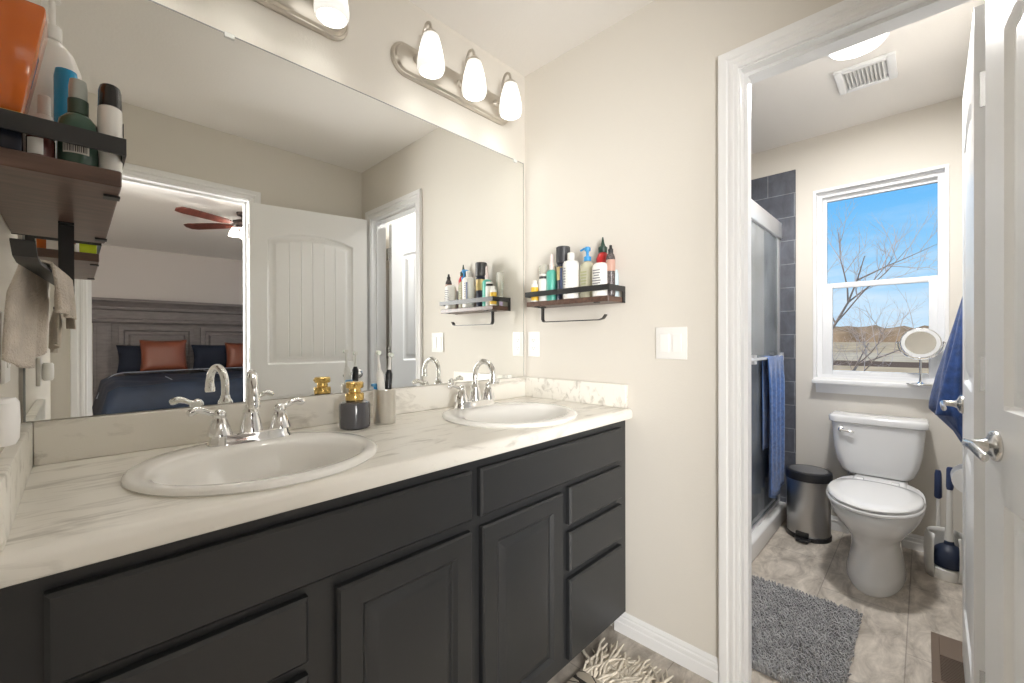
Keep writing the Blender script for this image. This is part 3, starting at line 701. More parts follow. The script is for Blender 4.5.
def arc_label(b, cx, cy, r, a0, a1, z0, z1, n=14):
    L0 = [(cx + r * cos(a0 + (a1 - a0) * k / n), cy + r * sin(a0 + (a1 - a0) * k / n)) for k in range(n + 1)]
    loft(b, [[(p[0], p[1], z0) for p in L0], [(p[0], p[1], z1) for p in L0]], False, False, closed=False)
arc_label(lb, .0040, .800, .0198, radians(-135), radians(-60), ZS + .016, ZS + .028)
lab = obj('barcode_label', lb, mO, t)
b = BM(); rr = random.Random(4); a = -132
while a < -66:
    wdt = rr.uniform(1.0, 3.2); arc_label(b, .0040, .800, .0200, radians(a), radians(a + wdt), ZS + .018, ZS + .0265, 2); a += wdt + rr.uniform(1.4, 3.5)
obj('bars', b, mK, lab)
bottle('travel_bottle', 'bright blue cylinder standing between the white pump bottle and the green spray', 'bottle', -.0075, .880, ZS, [('body', [(0, 0), (.0115, 0), (.0125, .002), (.0125, .150), (.0110, .160), (0, .161)], mat('plastic_cyan', (.02, .30, .58), .2))], GL)
t = bottle('jar', 'small brown glass jar with a white label behind the rail', 'jar', -.0290, .790, ZS, [('body', can(.0125, .028), mat('amber_brown', (.10, .03, .025), .2)), ('lid', seg(.0128, .028, .035), mat('lid_brown', (.05, .02, .02), .3))], GL)
lb = BM(); arc_label(lb, -.0290, .790, .0127, radians(-150), radians(-78), ZS + .004, ZS + .024); obj('label', lb, mW, t)
bottle('small_bottle', 'little white bottle with a white cap behind the brown jar', 'bottle', -.0275, .838, ZS, [('body', shoulder(.0110, .074, .006, .014), mW), ('cap', seg(.0062, .074, .100), mO)], GL)
t = bottle('lotion_pump', 'tall white pump bottle at the middle of the left shelf', 'bottle', -.0230, .950, ZS, [('body', [(0, 0), (.032, 0), (.0335, .003), (.0335, .170), (.0315, .190), (.0235, .214), (.0120, .228), (0, .231)], mat('plastic_pearl', (.78, .76, .72), .3), 30), ('collar', seg(.0110, .231, .252), mW)], GL)
b = BM(); lathe(b, [(0, .252), (.004, .252), (.004, .290), (.010, .292), (.010, .304), (0, .306)], (-.023, .95, ZS), 16); tube(b, [(-.023, .95, ZS + .299), (-.023, .93, ZS + .300), (-.023, .912, ZS + .294)], [.005, .0045, .004], 10)
obj('pump', b, mW, t)
t = thing('perfume_bottle', 'amber flared square bottle on a black and gold base at the near end', 'bottle', (-.061, .800, ZS), group=GL)
mAmb = mat('amber_glass', (.62, .15, .025), .12, coat=.3)
def sq(cx, cy, hx, hy, z): return [(cx - hx, cy - hy, z), (cx + hx, cy - hy, z), (cx + hx, cy + hy, z), (cx - hx, cy + hy, z)]
b = BM(); loft(b, [sq(-.0615, .800, .0175, .020, ZS + .050), sq(-.0610, .800, .0195, .024, ZS + .062), sq(-.053, .800, .0300, .034, ZS + .178), sq(-.053, .800, .0280, .032, ZS + .182)])
obj('body', bevel(b, .002), mAmb, t)
b = BM(); loft(b, [sq(-.0615, .800, .0165, .019, ZS), sq(-.0615, .800, .0180, .021, ZS + .004), sq(-.0615, .800, .0180, .021, ZS + .042)]); obj('foot', bevel(b, .002), mat('foot_navy', (.015, .018, .03), .25), t)
b = BM(); loft(b, [sq(-.0615, .800, .0190, .0215, ZS + .0425), sq(-.0615, .800, .0190, .0215, ZS + .0495)]); obj('gold_band', b, mat('gold', (.72, .50, .18), .2, 1.), t)
o = obj('small_box', rbx(.008, .040, 1.185, 1.222, ZS, ZS + .028, .003), mat('neon_yellow', (.66, .78, .02), .4), loc=(.024, 1.2, ZS)); tag(o, 'neon yellow little box at the mirror end of the left shelf', 'box', GL)
bottle('jar', 'white jar with a dull red lid beside the neon box, seen in the mirror', 'jar', -.012, 1.200, ZS, [('body', can(.014, .022), mW), ('lid', seg(.0145, .022, .031), mat('lid_dullred', (.35, .08, .07), .4))], GL)

# beige cloth over the left arm
def cloth_over(label):
    b = BM(); nu, nv = 26, 40; rows = []
    za = 1.254 + .004
    for i in range(nu + 1):
        u = i / nu; y = .800 + .185 * u; xa = -.010 - .030 * (1.06 - y) / .345; row = []
        Lw, Lr = .132 + .014 * sin(u * 5), .070 + .006 * u       # wall side longer than room side
        for j in range(nv + 1):
            s = j / nv * (Lw + Lr) - Lw
            fold = .007 * sin(u * 15 + 1) + .004 * sin(u * 31 + 2)
            if abs(s) < .012:
                t = s / .012 * pi / 2; x = xa + .0125 * sin(t); z = za + .003 + .003 * cos(t)
                yy = y
            else:
                k = abs(s) - .012; sg = 1 if s > 0 else -1
                amp = min(1, k / .04)
                x = xa + sg * (.0125 + .06 * k * (1 - k * 2.5) + fold * amp * (.45 if sg > 0 else .8)); z = za + .003 - k
                yy = y + (.010 * sin(u * 9 + s * 20)) * amp + (u - .5) * .05 * k / .1
            row.append((x, yy, z))
        rows.append(row)
    loft(b, [[Vector(p) for p in r] for r in rows], False, False, closed=False)
    o = obj('hand_towel', b, M_beige, loc=(-.022, .88, za), angle=80)
    m = o.modifiers.new('thick', 'SOLIDIFY'); m.thickness = .0035; m.offset = 0
    tag(o, label, 'towel')
cloth_over('beige washcloth draped over the arm of the left shelf')

# ------------------------------------------------------------------ things on the counter
ZC = CT + .0005
t = bottle('soap_dispenser', 'smoky grey round soap dispenser with a gold pump', 'soap dispenser', .598, 1.255, ZC, [('body', [(0, 0), (.040, 0), (.0445, .004), (.0455, .012), (.0455, .070), (.043, .078), (.032, .083), (0, .084)], mat('smoke_glass', (.075, .075, .085), .12, coat=.5), 32), ('collar', [(0, .084), (.026, .084), (.027, .087), (.027, .104), (.025, .107), (0, .107)], mat('gold'), 28)])
b = BM(); lathe(b, [(0, .107), (.017, .107), (.018, .114), (.017, .118), (.017, .121), (.024, .122), (.026, .126), (.026, .138), (.023, .141), (0, .142)], (.598, 1.255, ZC), 26)
tube(b, [(.598, 1.255, ZC + .132), (.590, 1.232, ZC + .132), (.585, 1.218, ZC + .128)], [.006, .006, .005], 10)
obj('pump', b, mat('gold'), t)
b = BM(); pr = [(0, 0), (.033, 0), (.0345, .002)]
k = .004
while k < .108: pr += [(.0345, k), (.0358, k + .0018), (.0345, k + .0036)]; k += .0036
pr += [(.035, .110), (.0335, .111), (.0325, .108), (.0325, .006), (0, .005)]
lathe(b, pr, (.700, 1.258, ZC), 36, cap1=False)
o = obj('tumbler', b, mat('tumbler_silver', (.74, .72, .68), .3, 1.), loc=(.700, 1.258, ZC), angle=70); tag(o, 'ribbed silver tumbler holding toothbrushes', 'cup')
def toothbrush(label, p0, p1, m_body, m_grip):
    p0, p1 = Vector(p0), Vector(p1); d = (p1 - p0).normalized()
    t = thing('toothbrush', label, 'toothbrush', p0)
    L = (p1 - p0).length
    def at(s): return p0 + d * s
    b = BM(); tube(b, [at(0), at(.004), at(.06), at(.150), at(.164)], [.008, .0105, .0120, .0115, .0065], 14); obj('handle', b, m_body, t)
    b = BM(); tube(b, [at(.165), at(.172), at(.19), at(L - .006)], [.006, .0048, .0036, .0034], 10); lathe(b, [(0, 0), (.0072, 0), (.0072, .005), (0, .005)], (at(L).x, at(L).y - .002, at(L).z - .008), 14, axis='Y'); obj('neck', b, m_grip, t)
    b = BM(); lathe(b, [(0, 0), (.0068, 0), (.0068, -.010), (0, -.010)], (at(L).x, at(L).y - .002, at(L).z - .008), 14, axis='Y'); obj('brush_head', b, mat('bristle', (.72, .78, .70), .6), t)
toothbrush('white electric toothbrush leaning left in the tumbler', (.694, 1.250, ZC + .008), (.679, 1.262, ZC + .236), mW, mW)
toothbrush('toothbrush with a black handle leaning right in the tumbler', (.708, 1.262, ZC + .008), (.719, 1.255, ZC + .228), mK, mW)
t = thing('razor', 'blue handled razor low in the tumbler', 'razor', (.69, 1.275, ZC + .008))
b = BM(); tube(b, [(.690, 1.272, ZC + .010), (.684, 1.280, ZC + .08), (.680, 1.282, ZC + .118)], [.004, .005, .006], 10); obj('handle', b, mBl, t)
obj('razor_head', rbx(.668, .692, 1.276, 1.288, ZC + .118, ZC + .127, .002), mat('razor_blue', (.10, .30, .55), .3), t)

# ------------------------------------------------------------------ vanity rug with fringe
def rug_material():
    m = bpy.data.materials.new('rug_diamond_weave'); m.use_nodes = True; t = m.node_tree; bs = t.nodes['Principled BSDF']; bs.inputs['Roughness'].default_value = .95
    tcn = t.nodes.new('ShaderNodeTexCoord'); sp = t.nodes.new('ShaderNodeSeparateXYZ'); t.links.new(tcn.outputs['Object'], sp.inputs[0])
    def mth(op, a, bv):
        n = t.nodes.new('ShaderNodeMath'); n.operation = op
        for i, v in enumerate((a, bv)):
            if v is None: continue
            if isinstance(v, (int, float)): n.inputs[i].default_value = v
            else: t.links.new(v, n.inputs[i])
        return n.outputs[0]
    x, y = sp.outputs['X'], sp.outputs['Y']; res = None
    for e_ in (mth('ADD', mth('MULTIPLY', x, 17.), mth('MULTIPLY', y, 10.)), mth('SUBTRACT', mth('MULTIPLY', x, 17.), mth('MULTIPLY', y, 10.)), mth('MULTIPLY', x, 6.5)):
        v = mth('LESS_THAN', mth('ABSOLUTE', mth('SUBTRACT', mth('FRACT', e_, None), .5), None), .04)
        res = v if res is None else mth('MAXIMUM', res, v)
    mxn = t.nodes.new('ShaderNodeMixRGB'); mxn.inputs[1].default_value = (.66, .60, .50, 1); mxn.inputs[2].default_value = (.05, .045, .04, 1)
    t.links.new(res, mxn.inputs[0]); t.links.new(mxn.outputs[0], bs.inputs['Base Color'])
    return m
rg = thing('bathroom_rug', 'cream woven rug with black diamond lines and fringe before the vanity', 'rug', (.65, .58, 0))
obj('rug_pile', rbx(.10, 1.235, .29, .865, .0005, .011, .003), rug_material(), rg)
b = BM(); rr = random.Random(3); y = .292
while y < .863:
    for q in range(3):
        a = rr.uniform(-.5, .5); L = rr.uniform(.13, .21); p = [Vector((1.230, y, .008))]; ang = rr.uniform(-.35, .35)
        for k in range(1, 7):
            ang += rr.uniform(-.55, .55); p.append(p[-1] + Vector((cos(ang), sin(ang), 0)) * L / 6); p[-1].z = .007 + .006 * abs(sin(k * 1.3 + a)) + .004 * q
        tube(b, p, [.0032, .0055, .0065, .0065, .006, .005, .003], 6)
    y += .0110
obj('fringe', b, M_cream, rg, angle=80)

# ------------------------------------------------------------------ grey bath mat
bm_ = thing('bath_mat', 'grey shaggy bath mat on the toilet room tiles', 'bath mat', (1.97, .395, 0))
obj('backing', rbx(1.662, 2.280, .190, .600, .0005, .010, .003), mat('mat_backing', (.30, .30, .305), .95), bm_)
b = BM(); rr = random.Random(11)
yv = .193
while yv < .598:
    xv = 1.665
    while xv < 2.278:
        px, py = xv + rr.uniform(-.004, .004), yv + rr.uniform(-.004, .004)
        a = rr.uniform(0, 2 * pi); l = rr.uniform(.004, .013); h = rr.uniform(.016, .026)
        p = [(px, py, .008), (px + l * .3 * cos(a), py + l * .3 * sin(a), .008 + h * .6), (px + l * cos(a), py + l * sin(a), .008 + h)]
        tube(b, p, [.0034, .0046, .0026], 5)
        xv += .0078
    yv += .0078
o = obj('shag', b, M_mat, bm_, angle=80); o['kind'] = 'stuff'

# ------------------------------------------------------------------ toilet
def toilet(yc):
    T = thing('toilet', 'white two-piece toilet under the window', 'toilet', (2.80, yc, 0))
    n = 44
    def egg(xf, xb, hw, z, p=2.0, split=.42):
        xm = xb - (xb - xf) * split; L = []
        for k in range(n):
            t = 2 * pi * k / n; c, s = cos(t), sin(t)
            x = xm + (xb - xm) * (abs(c) ** (2 / 2.6)) if c > 0 else xm - (xm - xf) * abs(c) ** (2 / p)
            L.append((x, yc + hw * (abs(s) ** (2 / p if c <= 0 else 2 / 2.6)) * (1 if s >= 0 else -1), z))
        return L
    b = BM()
    loft(b, [egg(2.505, 3.06, .112, .0005), egg(2.500, 3.06, .115, .012), egg(2.515, 3.05, .108, .05), egg(2.545, 3.03, .098, .12), egg(2.555, 3.02, .097, .18), egg(2.535, 3.02, .112, .225),
             egg(2.475, 3.04, .145, .275), egg(2.415, 3.06, .170, .325), egg(2.388, 3.08, .181, .362), egg(2.384, 3.10, .183, .385), egg(2.390, 3.10, .180, .394)])
    bowl = obj('bowl', b, M_porc, T, angle=60)
    obj('tank_deck', rbx(2.93, 3.205, yc - .115, yc + .115, .300, .402, .02, 3), M_porc, T)
    b = BM(); loft(b, [egg(2.388, 2.86, .176, .3965), egg(2.382, 2.865, .180, .400), egg(2.382, 2.865, .180, .410), egg(2.388, 2.86, .176, .414)])
    obj('seat', b, M_porc, T, angle=50)
    b = BM(); loft(b, [egg(2.394, 2.86, .171, .4165), egg(2.386, 2.865, .176, .420), egg(2.386, 2.865, .176, .427), egg(2.398, 2.855, .167, .435), egg(2.45, 2.82, .125, .438)])
    obj('seat_lid', b, M_porc, T, angle=50)
    for s in (-1, 1): obj('seat_hinge', rbx(2.868, 2.925, yc + s * .07 - .016, yc + s * .07 + .016, .4025, .432, .006), M_porc, T)
    yt = yc + .016
    def tk(xf, xb, hw, z, r=.04):
        L = []
        for (cx, cy, a0) in ((xf + r, yt + hw - r, 90), (xf + r, yt - hw + r, 180), (xb - .02, yt - hw + .02, 270), (xb - .02, yt + hw - .02, 0)):
            rr_ = r if cx < (xf + xb) / 2 else .02
            for k in range(7):
                a = radians(a0 + 15 * k); L.append((cx + rr_ * cos(a), cy + rr_ * sin(a), z))
        return L
    b = BM(); loft(b, [tk(3.085, 3.205, .125, .4025), tk(3.070, 3.210, .140, .408), tk(3.058, 3.212, .156, .43), tk(3.050, 3.214, .174, .48), tk(3.046, 3.214, .187, .55), tk(3.043, 3.214, .194, .64), tk(3.042, 3.214, .197, .690)])
    tank = obj('tank', b, M_porc, T, angle=60)
    b = BM(); loft(b, [tk(3.040, 3.216, .199, .6905), tk(3.032, 3.218, .208, .696), tk(3.030, 3.218, .210, .722), tk(3.034, 3.216, .206, .730), tk(3.045, 3.212, .196, .734)])
    obj('tank_lid', b, M_porc, T, angle=45)
    b = BM(); lathe(b, [(0, 0), (.013, 0), (.013, -.006), (.008, -.010), (.007, -.018), (0, -.018)], (3.0425, yt + .150, .652), 18, axis='X')
    tube(b, [(3.027, yt + .155, .652), (3.025, yt + .135, .651), (3.024, yt + .105, .647), (3.024, yt + .088, .645)], [.007, .0065, .006, .005], 12)
    obj('flush_lever', b, M_chrome, T)
    vl = BM(); tube(vl, [(3.21, yc + .165, .16), (3.17, yc + .165, .16), (3.16, yc + .165, .17), (3.155, yc + .160, .28), (3.15, yc + .14, .402)], .006, 10); lathe(vl, [(0, 0), (.014, 0), (.014, -.03), (0, -.03)], (3.20, yc + .165, .16), 14, axis='X')
    obj('supply_valve', vl, M_chrome, T)
toilet(.176)

# ------------------------------------------------------------------ step can
t = thing('trash_can', 'stainless step can with black lid between shower and toilet', 'trash can', (3.03, .500, 0))
cx, cy = 3.030, .494
def ov(r, z, n=40): return [(cx + r * .98 * cos(2 * pi * k / n), cy + r * sin(2 * pi * k / n), z) for k in range(n)]
b = BM(); loft(b, [ov(.108, .030), ov(.108, .345)]); obj('can_body', b, M_steel, t, angle=60)
b = BM(); loft(b, [ov(.106, .0005), ov(.112, .003), ov(.113, .026), ov(.1085, .0305)]); obj('base_ring', b, M_blackp, t)
b = BM(); loft(b, [ov(.1085, .3405), ov(.116, .344), ov(.117, .372), ov(.114, .388), ov(.104, .394), ov(.096, .392)]); lid = obj('lid', b, M_blackp, t)
b = BM(); loft(b, [ov(.095, .391), ov(.094, .3945), ov(.080, .3965)]); obj('lid_panel', b, mat('lid_grey', (.16, .16, .165), .35, .3), lid)
b = BM(); loft(b, [[(cx - .096, cy + .055, z), (cx - .150, cy + .035, z), (cx - .152, cy - .020, z), (cx - .104, cy - .030, z)] for z in (.006, .020)]); obj('pedal', bevel(b, .004), M_blackp, t)
obj('pedal_slot', rbx(cx - .1145, cx - .096, cy - .02, cy + .045, .022, .052, .003), M_blackp, t)

# ------------------------------------------------------------------ toilet brush and plunger set
hx, hy = 2.955, -.098
t = thing('brush_caddy', 'white open-fronted caddy on the floor beside the toilet', 'caddy', (hx, hy, 0))
b = BM(); n = 30
def shell(r, z, a0=35, a1=325): return [(hx + .02 + r * cos(radians(180 + a0 + (a1 - a0) * k / n)) * 1.05, hy + .022 + r * sin(radians(180 + a0 + (a1 - a0) * k / n)), z) for k in range(n + 1)]
loft(b, [shell(.072, .002), shell(.078, .05), shell(.080, .12), shell(.076, .19), shell(.070, .215)], False, False, closed=False)
o = obj('caddy_shell', b, mW, t, angle=60); m = o.modifiers.new('thick', 'SOLIDIFY'); m.thickness = .004
b = BM(); lathe(b, [(0, .0005), (.066, .0005), (.068, .006), (.066, .050), (.060, .055), (0, .055)], (hx + .02, hy + .022, 0), 30); obj('caddy_base', b, mW, t)
t = thing('plunger', 'navy rubber plunger with a white stick in the caddy', 'plunger', (hx + .01, hy + .012, .056))
b = BM(); lathe(b, [(.040, 0), (.056, .004), (.062, .03), (.060, .06), (.050, .085), (.034, .10), (.020, .108), (.016, .125), (0, .127)], (hx + .01, hy + .012, .056), 28); obj('rubber_cup', b, mat('rubber_navy', (.018, .028, .06), .45), t)
b = BM(); tube(b, [(hx + .01, hy + .012, .182), (hx + .01, hy + .011, .25), (hx + .01, hy + .010, .43)], [.017, .013, .010], 14); obj('stick', b, mW, t)
b = BM(); tube(b, [(hx + .01, hy + .010, .4305), (hx + .01, hy + .0095, .445), (hx + .01, hy + .009, .53), (hx + .01, hy + .009, .54)], [.011, .014, .013, .009], 14); obj('grip', b, mat('grip_navy', (.03, .05, .13), .4), t)
t = thing('toilet_brush', 'toilet brush with a navy grip standing behind the plunger', 'toilet brush', (3.090, -.050, .001))
b = BM(); lathe(b, [(0, 0), (.020, 0), (.022, .02), (.022, .17), (.012, .19), (0, .192)], (3.090, -.050, .001), 20); obj('brush_sleeve', b, mO, t)
b = BM(); tube(b, [(3.090, -.050, .19), (3.090, -.050, .345)], [.008, .007], 12); obj('stick', b, mW, t)
b = BM(); tube(b, [(3.090, -.050, .3455), (3.090, -.050, .355), (3.090, -.050, .47), (3.090, -.050, .49)], [.009, .0155, .0135, .010], 14); obj('grip', b, mat('grip_navy'), t)

# ------------------------------------------------------------------ toilet paper, hanging towel
t = thing('toilet_paper', 'white toilet paper roll on the wall behind the open door', 'toilet paper', (2.68, -.155, .555))
b = BM(); lathe(b, [(.019, -.05), (.056, -.05), (.057, -.048), (.057, .048), (.056, .05), (.019, .05)], (2.68, -.140, .560), 32, axis='X', cap0=False, cap1=False)
lathe(b, [(.019, -.05), (.019, .05)], (2.68, -.140, .560), 32, axis='X', cap0=False, cap1=False)
obj('paper_roll', b, mat('paper', (.86, .86, .86), .9), t)
b = BM(); tube(b, [(2.745, -.2095, .580), (2.745, -.18, .572), (2.745, -.140, .560), (2.735, -.140, .560), (2.61, -.140, .560)], .005, 10); lathe(b, [(0, 0), (.022, 0), (.02, .006), (0, .006)], (2.745, -.2098, .58), 18, axis='Y'); obj('roll_holder', b, M_satin, t)

hk = thing('towel_hook', 'satin nickel hook holding the navy towel on the right wall', 'hook', (2.70, YT, 1.36))
b = BM(); lathe(b, [(0, .0005), (.022, .0005), (.020, .006), (0, .007)], (2.70, YT, 1.365), 20, axis='Y'); tube(b, spline([(2.70, YT + .005, 1.365), (2.70, YT + .040, 1.358), (2.70, YT + .065, 1.360), (2.70, YT + .074, 1.385)], 5), .006, 10); obj('hook', b, M_satin, hk)
def hanging_towel():
    b = BM(); loops = []; n = 64
    zs = [1.392, 1.375, 1.34, 1.28, 1.20, 1.10, 1.00, .92, .87, .80, .76, .70, .655]
    for z in zs:
        k = (1.392 - z) / .74
        ry = .010 + .080 * min(1, k / .72) ** .85; rx = .014 + .115 * min(1, k / .75) ** .8
        L = []
        for i in range(n):
            t = 2 * pi * i / n; fl = 1 + (.20 * sin(5 * t + 3 * k) + .10 * sin(11 * t + 1)) * min(1, k * 2)
            zz = z
            yy = sin(t) * ry * fl
            # front corner hangs higher than the back corner
            if z < .90: zz = z + max(0, (.845 - z)) * .95 * max(0, min(1, (yy + .02) / .055))
            L.append((2.70 + rx * cos(t) * fl, max(YT + .003, YT + .074 - .004 + .020 * min(1, k * 1.6) + yy), zz))
        loops.append(L)
    loft(b, loops)
    o = obj('hanging_towel', b, M_navy, loc=(2.70, YT + .07, 1.0), angle=80)
    tag(o, 'navy towel hanging from a hook right of the window', 'towel')
hanging_towel()

# ------------------------------------------------------------------ makeup mirror on the sill
zc = .9175; cx, cy = 3.205, .016
t = thing('makeup_mirror', 'round lighted makeup mirror on a stand on the window sill', 'mirror', (cx, cy, zc))
b = BM(); lathe(b, [(0, 0), (.060, 0), (.062, .003), (.060, .006), (.015, .009), (.006, .014), (.005, .05), (.005, .135), (0, .136)], (cx, cy, zc), 32); obj('stand', b, M_chrome, t)
b = BM()
pts = [(cx + .004, cy + .090 * sin(radians(a)), zc + .226 - .090 * cos(radians(a))) for a in range(-95, 96, 10)]
tube(b, pts, .004, 10)
for s in (-1, 1): tube(b, [(cx + .004, cy + s * .080, zc + .226), (cx + .004, cy + s * .098, zc + .226)], .004, 10)
obj('yoke', b, M_chrome, t)
b = BM(); lathe(b, [(.0, .012), (.060, .013), (.080, .008), (.083, .0), (.080, -.005), (.076, -.006)], (cx, cy, zc + .226), 44, axis='X'); hd = obj('mirror_head', b, M_chrome, t, angle=50)
b = BM(); lathe(b, [(.078, -.0062), (.062, -.0062)], (cx, cy, zc + .226), 44, axis='X', cap0=False, cap1=False); obj('light_ring', b, mat('ring_white', (.85, .85, .85), .3), hd)
b = BM(); lathe(b, [(.0, -.0064), (.062, -.0064)], (cx, cy, zc + .226), 44, axis='X', cap0=False, cap1=False); obj('glass', b, M_mirror, hd)

# ------------------------------------------------------------------ shower: curb, glass doors, towel bar
struct('trim_7', rbx(XE2 + .001, XF - .013, .640, .770, 0, .105, .012, 3), mat('shower_acrylic', (.80, .80, .80), .25), 'white shower curb', 'shower curb')
struct('floor_shower', bx(BM(), XE2 + .001, XF - .013, .771, YN - .013, 0, .03), mat('shower_pan', (.70, .70, .70), .3), 'white shower pan', 'shower pan')
sh = thing('shower_door', 'sliding glass shower door with a bright metal header', 'shower door', (2.43, .70, .105))
obj('header_rail', rbx(XE2 + .001, XF - .013, .668, .732, 1.822, 1.925, .006), mat('header_silver', (.90, .90, .91), .36, .85), sh)
b = BM(); bx(b, XF - .040, XF - .0125, .680, .722, .1055, 1.8215); bx(b, XE2 + .001, XE2 + .028, .680, .722, .1055, 1.8215)
obj('side_jamb', b, mat('header_silver'), sh)
obj('bottom_track', rbx(XE2 + .028, XF - .040, .676, .726, .1055, .128, .003), mat('header_silver'), sh)
p1 = obj('glass_panel', bx(BM(), 2.36, XF - .045, .683, .689, .130, 1.821), M_shglass, sh)
p2 = obj('glass_panel', bx(BM(), XE2 + .03, 2.50, .709, .715, .130, 1.821), M_shglass, sh)
b = BM(); bx(b, 2.36, 2.375, .680, .692, .129, 1.821); bx(b, XF - .060, XF - .0455, .680, .692, .129, 1.821); obj('panel_edge', b, mat('header_silver'), p1)
b = BM()
tube(b, [(2.46, .656, 1.055), (3.17, .656, 1.055)], .009, 14)
for x in (2.54, 3.15): tube(b, [(x, .656, 1.055), (x, .683, 1.055)], .009, 12); bx(b, x - .022, x + .022, .648, .664, 1.030, 1.080)
obj('towel_bar', b, mat('header_silver'), p1)
def bar_towel():
    b = BM(); nu, nv = 40, 50; x0, x1 = 2.760, 3.120; yb, zb = .656, 1.055; rows = []
    for i in range(nu + 1):
        u = i / nu; x = x0 + (x1 - x0) * u; row = []
        Lf = .80 + .05 * sin(u * 3 + .3); Lb = .55
        for j in range(nv + 1):
            s = j / nv * (Lf + Lb) - Lb
            if abs(s) < .02:
                t = s / .02 * pi / 2; y = yb - .014 * sin(t); z = zb + .012 * cos(t)
            else:
                k = abs(s) - .02; sg = 1 if s > 0 else -1; am = min(1, k / .15)
                fold = .008 * sin(u * 21 + 2.5 * k) + .003 * sin(u * 43)
                y = yb - sg * (.014) - (fold * am if sg > 0 else -.004 * sin(u * 20)) - (.004 * am if sg > 0 else 0); z = zb - k
            sq_ = 1 - .08 * min(1, abs(s) / .8)
            row.append((x0 + (x1 - x0) * (.5 + (u - .5) * sq_), min(y, .679) if s > 0 else min(y, .678), z))
        rows.append(row)
    loft(b, rows, False, False, closed=False)
    o = obj('bath_towel', b, M_blue, loc=(2.91, yb, zb), angle=80); m = o.modifiers.new('thick', 'SOLIDIFY'); m.thickness = .005; m.offset = 0
    tag(o, 'blue bath towel draped over the shower door bar', 'towel')
bar_towel()

# ------------------------------------------------------------------ ceiling fan grille, ceiling disc, floor register
t = thing('exhaust_fan', 'white louvred exhaust grille on the toilet room ceiling', 'vent', (2.63, .20, CH))
b = BM()
gx0, gx1, gy0, gy1 = 2.515, 2.752, .092, .312
b = bevel(frame(BM(), gy0, gy1, gx0, gx1, .030, 0, .016), .004)
for v in b.verts: v.co = Vector((v.co.z, v.co.y, CH - .0005 - v.co.x))
obj('grille_frame', b, M_vinyl, t)
b = BM(); k = gy0 + .036
while k < gy1 - .034:
    loft(b, [[(x, k + dy, CH - dz) for dy, dz in ((0, .002), (.003, .002), (.011, .014), (.008, .014))] for x in (gx0 + .03, gx1 - .03)]); k += .0145
bx(b, gx0 + .03, gx1 - .03, gy0 + .03, gy1 - .03, CH - .0016, CH - .0006)
obj('louvres', b, mat('louvre_white', (.70, .70, .70), .4), t)
t = thing('ceiling_light', 'round white ceiling light just behind the door head', 'ceiling light', (2.31, .205, CH))
b = BM(); lathe(b, [(0, -.0005), (.105, -.0005), (.105, -.018), (.098, -.020), (0, -.020)], (2.31, .205, CH), 40); obj('light_trim', b, M_vinyl, t)
b = BM(); lathe(b, [(.096, -.0202), (.090, -.030), (.060, -.037), (0, -.040)], (2.31, .205, CH), 40); obj('light_lens', b, M_disc, t)
ld = bpy.data.lights.new('toilet_lamp', 'AREA'); ld.shape = 'DISK'; ld.size = .18; ld.energy = P_TOILET; ld.color = (1, .985, .965)
lo = bpy.data.objects.new('toilet_lamp', ld); C.objects.link(lo); lo.location = (2.31, .205, CH - .043)
t = thing('floor_register', 'bronze floor register on the tiles by the toilet room door', 'vent', (2.19, -.075, 0))
mBr = mat('register_bronze', (.25, .19, .15), .45, .5)
b = frame(BM(), -.135, -.018, 2.02, 2.36, .022, 0, .005)
for v in b.verts: v.co = Vector((v.co.z, v.co.y, .0005 + v.co.x))
obj('register_frame', b, mBr, t)
obj('register_well', bx(BM(), 2.04, 2.34, -.114, -.039, .0004, .0012), mat('register_dark', (.02, .02, .02), .7), t)
b = BM(); k = 2.046
while k < 2.336: bx(b, k, k + .004, -.114, -.039, .0012, .0045); k += .0095
obj('louvres', b, mBr, t)
b = rbx(2.21, 2.338, -.112, -.041, .0046, .0058, .0005, 1); obj('damper_plate', b, mBr, t)

# ------------------------------------------------------------------ bedroom seen in the mirror: headboard, bed, pillows, fan
mHb = mat('weathered_wood', (.185, .165, .165), .6, var=(9, .16, (1, 1, 4)))
bed = thing('bed', 'dark navy bed with a tall weathered grey headboard, seen in the mirror', 'bed', (1.25, -4.0, 0))
HX0, HX1, HY = .16, 2.36, -4.99
b = BM(); bx(b, HX0 + .06, HX1 - .06, HY, HY + .06, .15, 1.58)
for x0, x1 in ((HX0, HX0 + .17), (HX1 - .17, HX1)): bx(b, x0, x1, HY, HY + .10, 0, 1.40); bx(b, x0 + .03, x1 - .03, HY + .1005, HY + .112, .3, 1.36)
hb = obj('headboard', bevel(b, .006), mHb, bed)
b = BM()
pr = [(0, 1.40), (.09, 1.40), (.11, 1.42), (.11, 1.45), (.085, 1.47), (.085, 1.57), (.12, 1.585), (.12, 1.62), (.15, 1.65), (.17, 1.68), (.19, 1.69), (.19, 1.725), (0, 1.725)]
loft(b, [[(x - (d if x < 1 else -d) * .35, HY + d, z) for d, z in pr] for x in (HX0, HX1)]); obj('cornice', b, mHb, hb)
for x0, x1 in ((.40, 1.21), (1.29, 2.11)):
    b = BM(); loft(b, [[(x0 + d, HY + .0605 + o, .60 + d), (x1 - d, HY + .0605 + o, .60 + d), (x1 - d, HY + .0605 + o, 1.36 - d), (x0 + d, HY + .0605 + o, 1.36 - d)] for d, o in ((0, 0), (0, .045), (.05, .045), (.065, .010), (.10, .010), (.12, .030))])
    obj('headboard_panel', b, mHb, hb)
b = rbx(.22, 2.30, -4.87, -2.75, .30, .66, .06, 3); mNB = mat('bedding_navy', (.008, .018, .042), .65, var=(5, .3)); obj('mattress', b, mNB, bed)
b = BM(); rows = []
